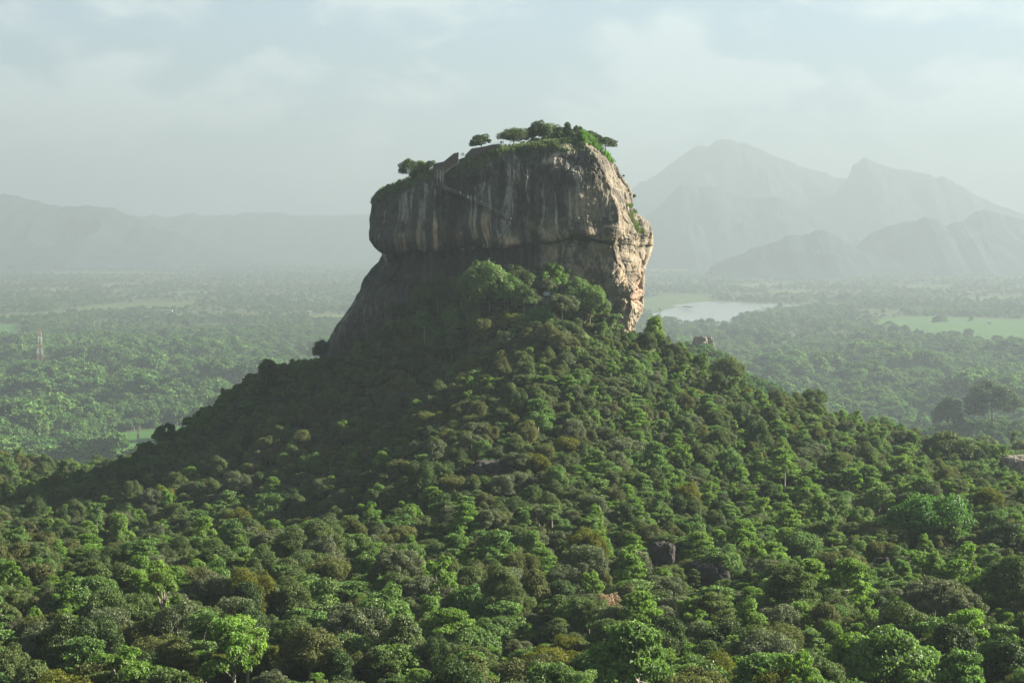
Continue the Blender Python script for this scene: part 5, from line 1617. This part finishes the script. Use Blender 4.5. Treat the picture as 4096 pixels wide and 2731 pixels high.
def terrace():
    d = 857.0; c = at(2222, 1200, d); k = d / F
    e = empty('brick_terrace', tuple(c)); tag(e, 'low stepped brick terrace beside the grey guard hut', 'terrace')
    for j in range(3):
        MB().box((0.1 * j, 0.9 + 0.55 * j, 0.45 + 0.8 * j - 2.0), (16 * k - 0.2 * j, 1.6, 0.75 + 4.0)).build('step', BRICK, e)
terrace()
def patch(px, py, hw, d, label):
    c = at(px, py, d); R = hw * d / F
    a = np.arange(18) / 18 * 2 * np.pi
    rr = R * (1 + 0.25 * np.sin(3 * a + px) + 0.12 * np.sin(7 * a))
    zg = ground_z(c[:2])
    mb = MB()
    pts = [(rr[i] * math.cos(a[i]), rr[i] * math.sin(a[i]) * 0.75) for i in range(18)]
    top = [mb.bm.verts.new((x, y, 0.5 * y * 0.2)) for x, y in pts]; bot = [mb.bm.verts.new((x * 1.1, y * 1.1, min(zg - c[2], 0) - 2.5)) for x, y in pts]
    mb.bm.faces.new(top); mb.mi = 1; mb._set([mb.bm.faces.new(list(reversed(bot)))])
    mb._set([mb.bm.faces.new((top[(i + 1) % 18], top[i], bot[i], bot[(i + 1) % 18])) for i in range(18)])
    tag(mb.build('path', [SAND, EARTH], None, False, tuple(c)), label, 'path', kind='structure')
patch(2012, 1203, 24, 855, 'sunlit sandy path patch between trees at the rock foot')
patch(1992, 1233, 13, 849, 'small sandy path patch lower on the slope')
patch(2192, 1210, 24, 853, 'sandy path edge in front of the grey guard hut')

# steep grass strip at the rock foot
def grass_bank():
    pix = [(2352,1282),(2392,1272),(2412,1290),(2448,1345),(2436,1372),(2390,1352),(2360,1320)]
    d0 = 852
    P = np.array([at(a, b, d0 + (1345 - b) * 0.18) for a, b in pix])
    o = P.mean(0)
    bm = bmesh.new()
    vs = [bm.verts.new(p - o) for p in P]; lo = [bm.verts.new(p - o + np.array([0, 6, -9])) for p in P]
    bm.faces.new(vs); bm.faces.new(list(reversed(lo)))
    for i in range(len(vs)): bm.faces.new((vs[(i+1) % len(vs)], vs[i], lo[i], lo[(i+1) % len(vs)]))
    bmesh.ops.recalc_face_normals(bm, faces=bm.faces)
    me = bpy.data.meshes.new('bank'); bm.to_mesh(me); bm.free(); me.materials.append(FM_PALE)
    tag(link('bank', me, None, tuple(o)), 'steep earth bank under pale grass beside the sheer rock foot', 'bank', kind='structure')
    rng = np.random.default_rng(5); n = 3600
    x0, y0 = 2345, 1268; Q_ = []
    while len(Q_) < n:
        px, py = rng.uniform(2345, 2452), rng.uniform(1268, 1375)
        if inside(pix, np.array([px]), np.array([py]))[0]: Q_.append(at(px, py, d0 + (1345 - py) * 0.18 - 0.2))
    V, Q = blades(np.array(Q_), np.tile([0, -0.6, 0], (n, 1)), rng.uniform(0.5, 1.5, n), rng, 0.2)
    tag(link('grass', mesh_quads('grass', V, Q, [LEAF['grass']], attrs={'tone': ('FACE', 'FLOAT', rng.uniform(0.2, 0.8, n))})), 'pale green grass on the steep bank beside the rock foot', 'grass', kind='stuff')
grass_bank()

# ------------------------------------------------------------------ mast, houses and poles on the plain
RED = flat_mat('red_paint', (0.24, 0.10, 0.075), 0.6, 0.1); WHT = flat_mat('white_paint', (0.42, 0.43, 0.42), 0.6, 0.05)
def mast():
    foot = on_plane(164, 1482, 8.0); d = foot[1]; k = d / F
    zb = ground_z(foot[:2]) - 0.5
    ztop = at(160, 1318, d)[2]
    H = ztop - zb; x0 = at(160, 1400, d)[0]
    e = empty('radio_mast', (x0, d, zb)); tag(e, 'red and white lattice radio mast rising from the woodland', 'mast')
    nb = 7
    def half(t): return (14.5 * (1 - t) + 4.2 * t) * k
    mb = MB()
    for b in range(nb):
        mb.mi = b % 2
        t0, t1 = b / nb, (b + 1) / nb
        for sub in range(2):
            u0 = t0 + (t1 - t0) * sub / 2; u1 = t0 + (t1 - t0) * (sub + 1) / 2
            c0 = [np.array([sx * half(u0), sy * half(u0), H * u0]) for sx, sy in ((-1,-1),(1,-1),(1,1),(-1,1))]
            c1 = [np.array([sx * half(u1), sy * half(u1), H * u1]) for sx, sy in ((-1,-1),(1,-1),(1,1),(-1,1))]
            for j in range(4):
                mb.tube([c0[j], c1[j]], 0.24, 4)
                mb.tube([c0[j], c1[(j + 1) % 4]], 0.13, 4); mb.tube([c0[(j + 1) % 4], c1[j]], 0.13, 4)
                mb.tube([c1[j], c1[(j + 1) % 4]], 0.12, 4)
    mb.build('lattice_frame', [RED, WHT], e)
    mb = MB(); mb.tube([(0, 0, H), (0, 0, H + 5)], 0.12, 5); mb.build('spire_rod', RED, e)
    for hz in (0.80, 0.90):
        q = half(hz) + 0.6
        MB().box((0, 0, H * hz), (2 * q + 2, 2 * q + 2, 0.25)).build('platform', WHT, e)
    for j, (a, hz) in enumerate(((0.3, .93), (1.6, .93), (2.9, .94), (4.4, .93), (5.4, .935), (3.8, .87), (0.9, .87), (5.9, .86))):
        q = half(hz) + 1.0
        mb = MB(); mb.box((q * math.cos(a), q * math.sin(a), H * hz), (0.7, 0.5, 3.0), a); mb.build('antenna_panel', WHT, e)
    for j, (a, hz) in enumerate(((4.9, .60), (4.2, .47), (5.2, .36), (4.6, .66))):
        q = half(hz) + 0.7
        p0 = np.array([q * math.cos(a), q * math.sin(a), H * hz]); n_ = np.array([math.cos(a), math.sin(a), 0])
        mb = MB(); mb.tube([p0, p0 + n_ * 0.7, p0 + n_ * 0.9], [1.0, 1.0, 0.5], 12); mb.build('antenna_dish', WHT, e)
mast()

def house(px, py, wpx, hpx, label, roofm=ROOF, wallm=WHITEW, ridge=True, depth=9.0, rz=0.0, lift=0.0, name='house'):
    p = on_plane(px, py, 5.0); d = p[1]; k = d / F
    zb = ground_z(p[:2])
    w = wpx * k; ztop = at(px, py - hpx, d)[2]
    h = max(ztop - zb, 3.0)
    e = empty(name, (p[0], d, zb), rz); tag(e, label, 'house')
    wh = h * (0.66 if ridge else 0.86)
    MB().box((0, depth / 2, wh / 2 - 0.5), (w, depth, wh + 1)).build('wall', wallm, e)
    mb = MB(); o_ = 0.6
    if ridge: mb.prism([(-w/2 - o_, wh + 0.02), (w/2 + o_, wh + 0.02), (w/2 + o_, wh + 0.22), (w/2 - 0.2, h), (-w/2 + 0.2, h), (-w/2 - o_, wh + 0.22)], -o_, depth + o_)
    else: mb.box((0, depth / 2, wh + 0.2), (w + 1.2, depth + 1.2, 0.36))
    mb.build('roof', roofm, e)
    nwin = max(2, int(w / 5))
    for j in range(nwin):
        x = -w / 2 + w * (j + 0.5) / nwin
        if j == nwin // 2: MB().box((x, -0.03, 1.1), (1.2, 0.08, 2.2)).build('door', DARKW, e)
        else: MB().box((x, -0.03, wh * 0.58), (1.4, 0.08, 1.2)).build('window', DARKW, e)
    return e
BROOF = flat_mat('brown_tile_roof', (0.26, 0.14, 0.09), 0.85, 0.2); WROOF = flat_mat('white_sheet_roof', (0.58, 0.58, 0.56), 0.5, 0.05)
house(656, 1262, 66, 22, 'long low building with a grey roof below the meadow strip', ROOF, WHITEW, True, 14)
house(574, 1276, 34, 12, 'white building with a flat roof beside the long grey-roofed one', WROOF, WHITEW, False, 10)
house(636, 1275, 12, 11, 'tiny white shed in front of the long grey-roofed building', WROOF, WHITEW, False, 6)
house(1237, 1252, 12, 12, 'small white house close beside the rock flank on the plain', WROOF, WHITEW, False, 7)
house(560, 1592, 46, 24, 'house with a faded brown roof sunk among the trees', BROOF, WHITEW, True, 10)
house(868, 1662, 40, 16, 'low white building half hidden behind the shaded skyline', WROOF, WHITEW, False, 8)
house(3165, 1066, 18, 8, 'bright white roofed house at the foot of the conical foothill', WROOF, WHITEW, False, 20)
house(3885, 1178, 26, 10, 'small white house on the hazy plain above the paddy field', WROOF, WHITEW, True, 12)
house(3095, 1354, 30, 14, 'pale-roofed house among trees beyond the rock outcrop', WROOF, WHITEW, True, 9)
house(3124, 1358, 12, 10, 'small shed beside the pale-roofed house beyond the outcrop', WROOF, WHITEW, False, 6)
house(3442, 1516, 12, 14, 'tiny white house among palms beyond the ridge', WROOF, WHITEW, False, 6)
house(3958, 1292, 14, 8, 'tiny white shelter on the far edge of the paddy field', WROOF, WHITEW, False, 6)

POLE = flat_mat('pole_wood', (0.16, 0.15, 0.14), 0.9, 0.1)
for px, py, hpx, lab in ((3920, 1345, 52, 'thin power pole standing in the paddy field'), (3942, 1340, 44, 'second thin power pole in the paddy field, farther and shorter'), (886, 1668, 46, 'thin pole beside the low white building behind the skyline')):
    p = on_plane(px, py, 3.0); zt = at(px, py - hpx, p[1])[2]; zb = ground_z(p[:2])
    e = empty('power_pole', (p[0], p[1], zb)); tag(e, lab, 'pole')
    MB().tube([(0, 0, -1), (0, 0, zt - zb)], [0.35, 0.22], 6).build('shaft', POLE, e)
    MB().box((0, 0, (zt - zb) * 0.94), (4.0, 0.25, 0.3)).build('crossarm', POLE, e)

# lone trees on the fields
for px, py, hw, kind, sz, lab in ((3760, 1305, 30, 'mid_dome', 0.85, 'lone rounded tree in the middle of the paddy field'), (3882, 1300, 16, 'fresh_open', 1.1, 'small lone tree in the paddy field beside the rounded one'),
                                  (3380, 1205, 34, 'dark_dome', 0.6, 'dark bushy tree on the far lake shore'), (2748, 1236, 24, 'mid_spread', 0.3, 'low shrubby tree on an islet in the lake')):
    p = on_plane(px, py, 3.0); R, H = PROTO[kind][2:4]
    tree(kind, (p[0], p[1], ground_z(p[:2]) + (1.5 if px == 2748 else -0.3)), hw / F * p[1] / R, 1.0, lab, 'lone trees on the plain', sz)

def leaning_trunk():
    p = on_plane(556, 1778, 6.0); d = p[1]; k = d / F
    zb = ground_z(p[:2])
    e = empty('tree', (p[0], d, zb)); tag(e, 'leaning bare trunk wrapped in vines standing in the clearing', 'tree', 'trees standing out from the forest')
    a = [at(565, 1782, d), at(552, 1752, d), at(554, 1722, d), at(560, 1706, d)]
    pts = [np.array([q[0] - p[0], 0, q[2] - zb]) for q in a]; pts[0][2] = -1
    MB().tube(pts, [1.6, 1.3, 1.0, 0.4], 7).build('trunk', BARK, e, True)
    rng = np.random.default_rng(4); P = []; 
    for i in range(len(pts) - 1):
        for s in rng.uniform(0, 1, 260): P.append(pts[i] + (pts[i+1] - pts[i]) * s + rng.normal(size=3) * (1.1 + 0.9 * (i == 2)))
    P = np.array(P); n = len(P)
    V, Q = leaves(P, nrm(rng.normal(size=(n, 3)) + np.array([0, -0.3, 0.5])), rng.uniform(0.6, 1.2, n), rng)
    link('vine', mesh_quads('vine', V, Q, [LEAF['mid']], attrs={'tone': ('FACE', 'FLOAT', rng.uniform(0.2, 0.9, n))}), e)
leaning_trunk()

# bare pale snags showing their limbs in the near forest
def snag(px0, py0, py1, d, label, seed, spread=0.5, limbs=7, name='tree'):
    rng = np.random.default_rng(seed)
    b = at(px0, py0, d); tpt = at(px0 + 6, py1, d)
    zg = ground_z(b[:2])
    H = tpt[2] - zg
    e = empty(name, (b[0], b[1], zg)); tag(e, label, 'tree', 'trees standing out from the forest')
    mb = MB()
    lean = rng.uniform(-0.08, 0.08) * H
    mb.tube([(0, 0, -1), (lean * 0.3, 0, H * 0.4), (lean, 0, H * 0.75), (lean * 1.4, 0, H)], [0.32, 0.24, 0.15, 0.05], 7)
    mb.build('trunk', PALEBARK, e, True)
    for k in range(limbs):
        h0 = H * rng.uniform(0.42, 0.85); a = rng.uniform(0, 6.28); L_ = H * spread * rng.uniform(0.35, 0.8)
        d0 = np.array([math.cos(a), math.sin(a) * 0.7, 0.0])
        s = np.array([lean * h0 / H, 0, h0])
        p1 = s + d0 * L_ * 0.5 + np.array([0, 0, L_ * 0.35]); p2 = s + d0 * L_ + np.array([0, 0, L_ * rng.uniform(0.1, 0.7)])
        mb = MB(); mb.tube([s, p1, p2], [0.10, 0.07, 0.025], 5)
        for j in range(3):
            q = p1 + (p2 - p1) * rng.uniform(0.1, 0.9); mb.tube([q, q + rng.normal(size=3) * L_ * 0.22 + np.array([0, 0, L_ * 0.15])], [0.04, 0.012], 4)
        mb.build('limb', PALEBARK, e, True)
snag(3765, 2690, 2515, 372, 'bare pale snag with a drooping branch beside the tall open-crowned tree', 3, 0.55, 8)
snag(212, 2650, 2540, 372, 'pale bare many-stemmed tree low beside the picture edge', 5, 0.4, 9)
snag(598, 2530, 2430, 415, 'thin pale bare stem under the tall yellow-green canopy', 9, 0.3, 5)
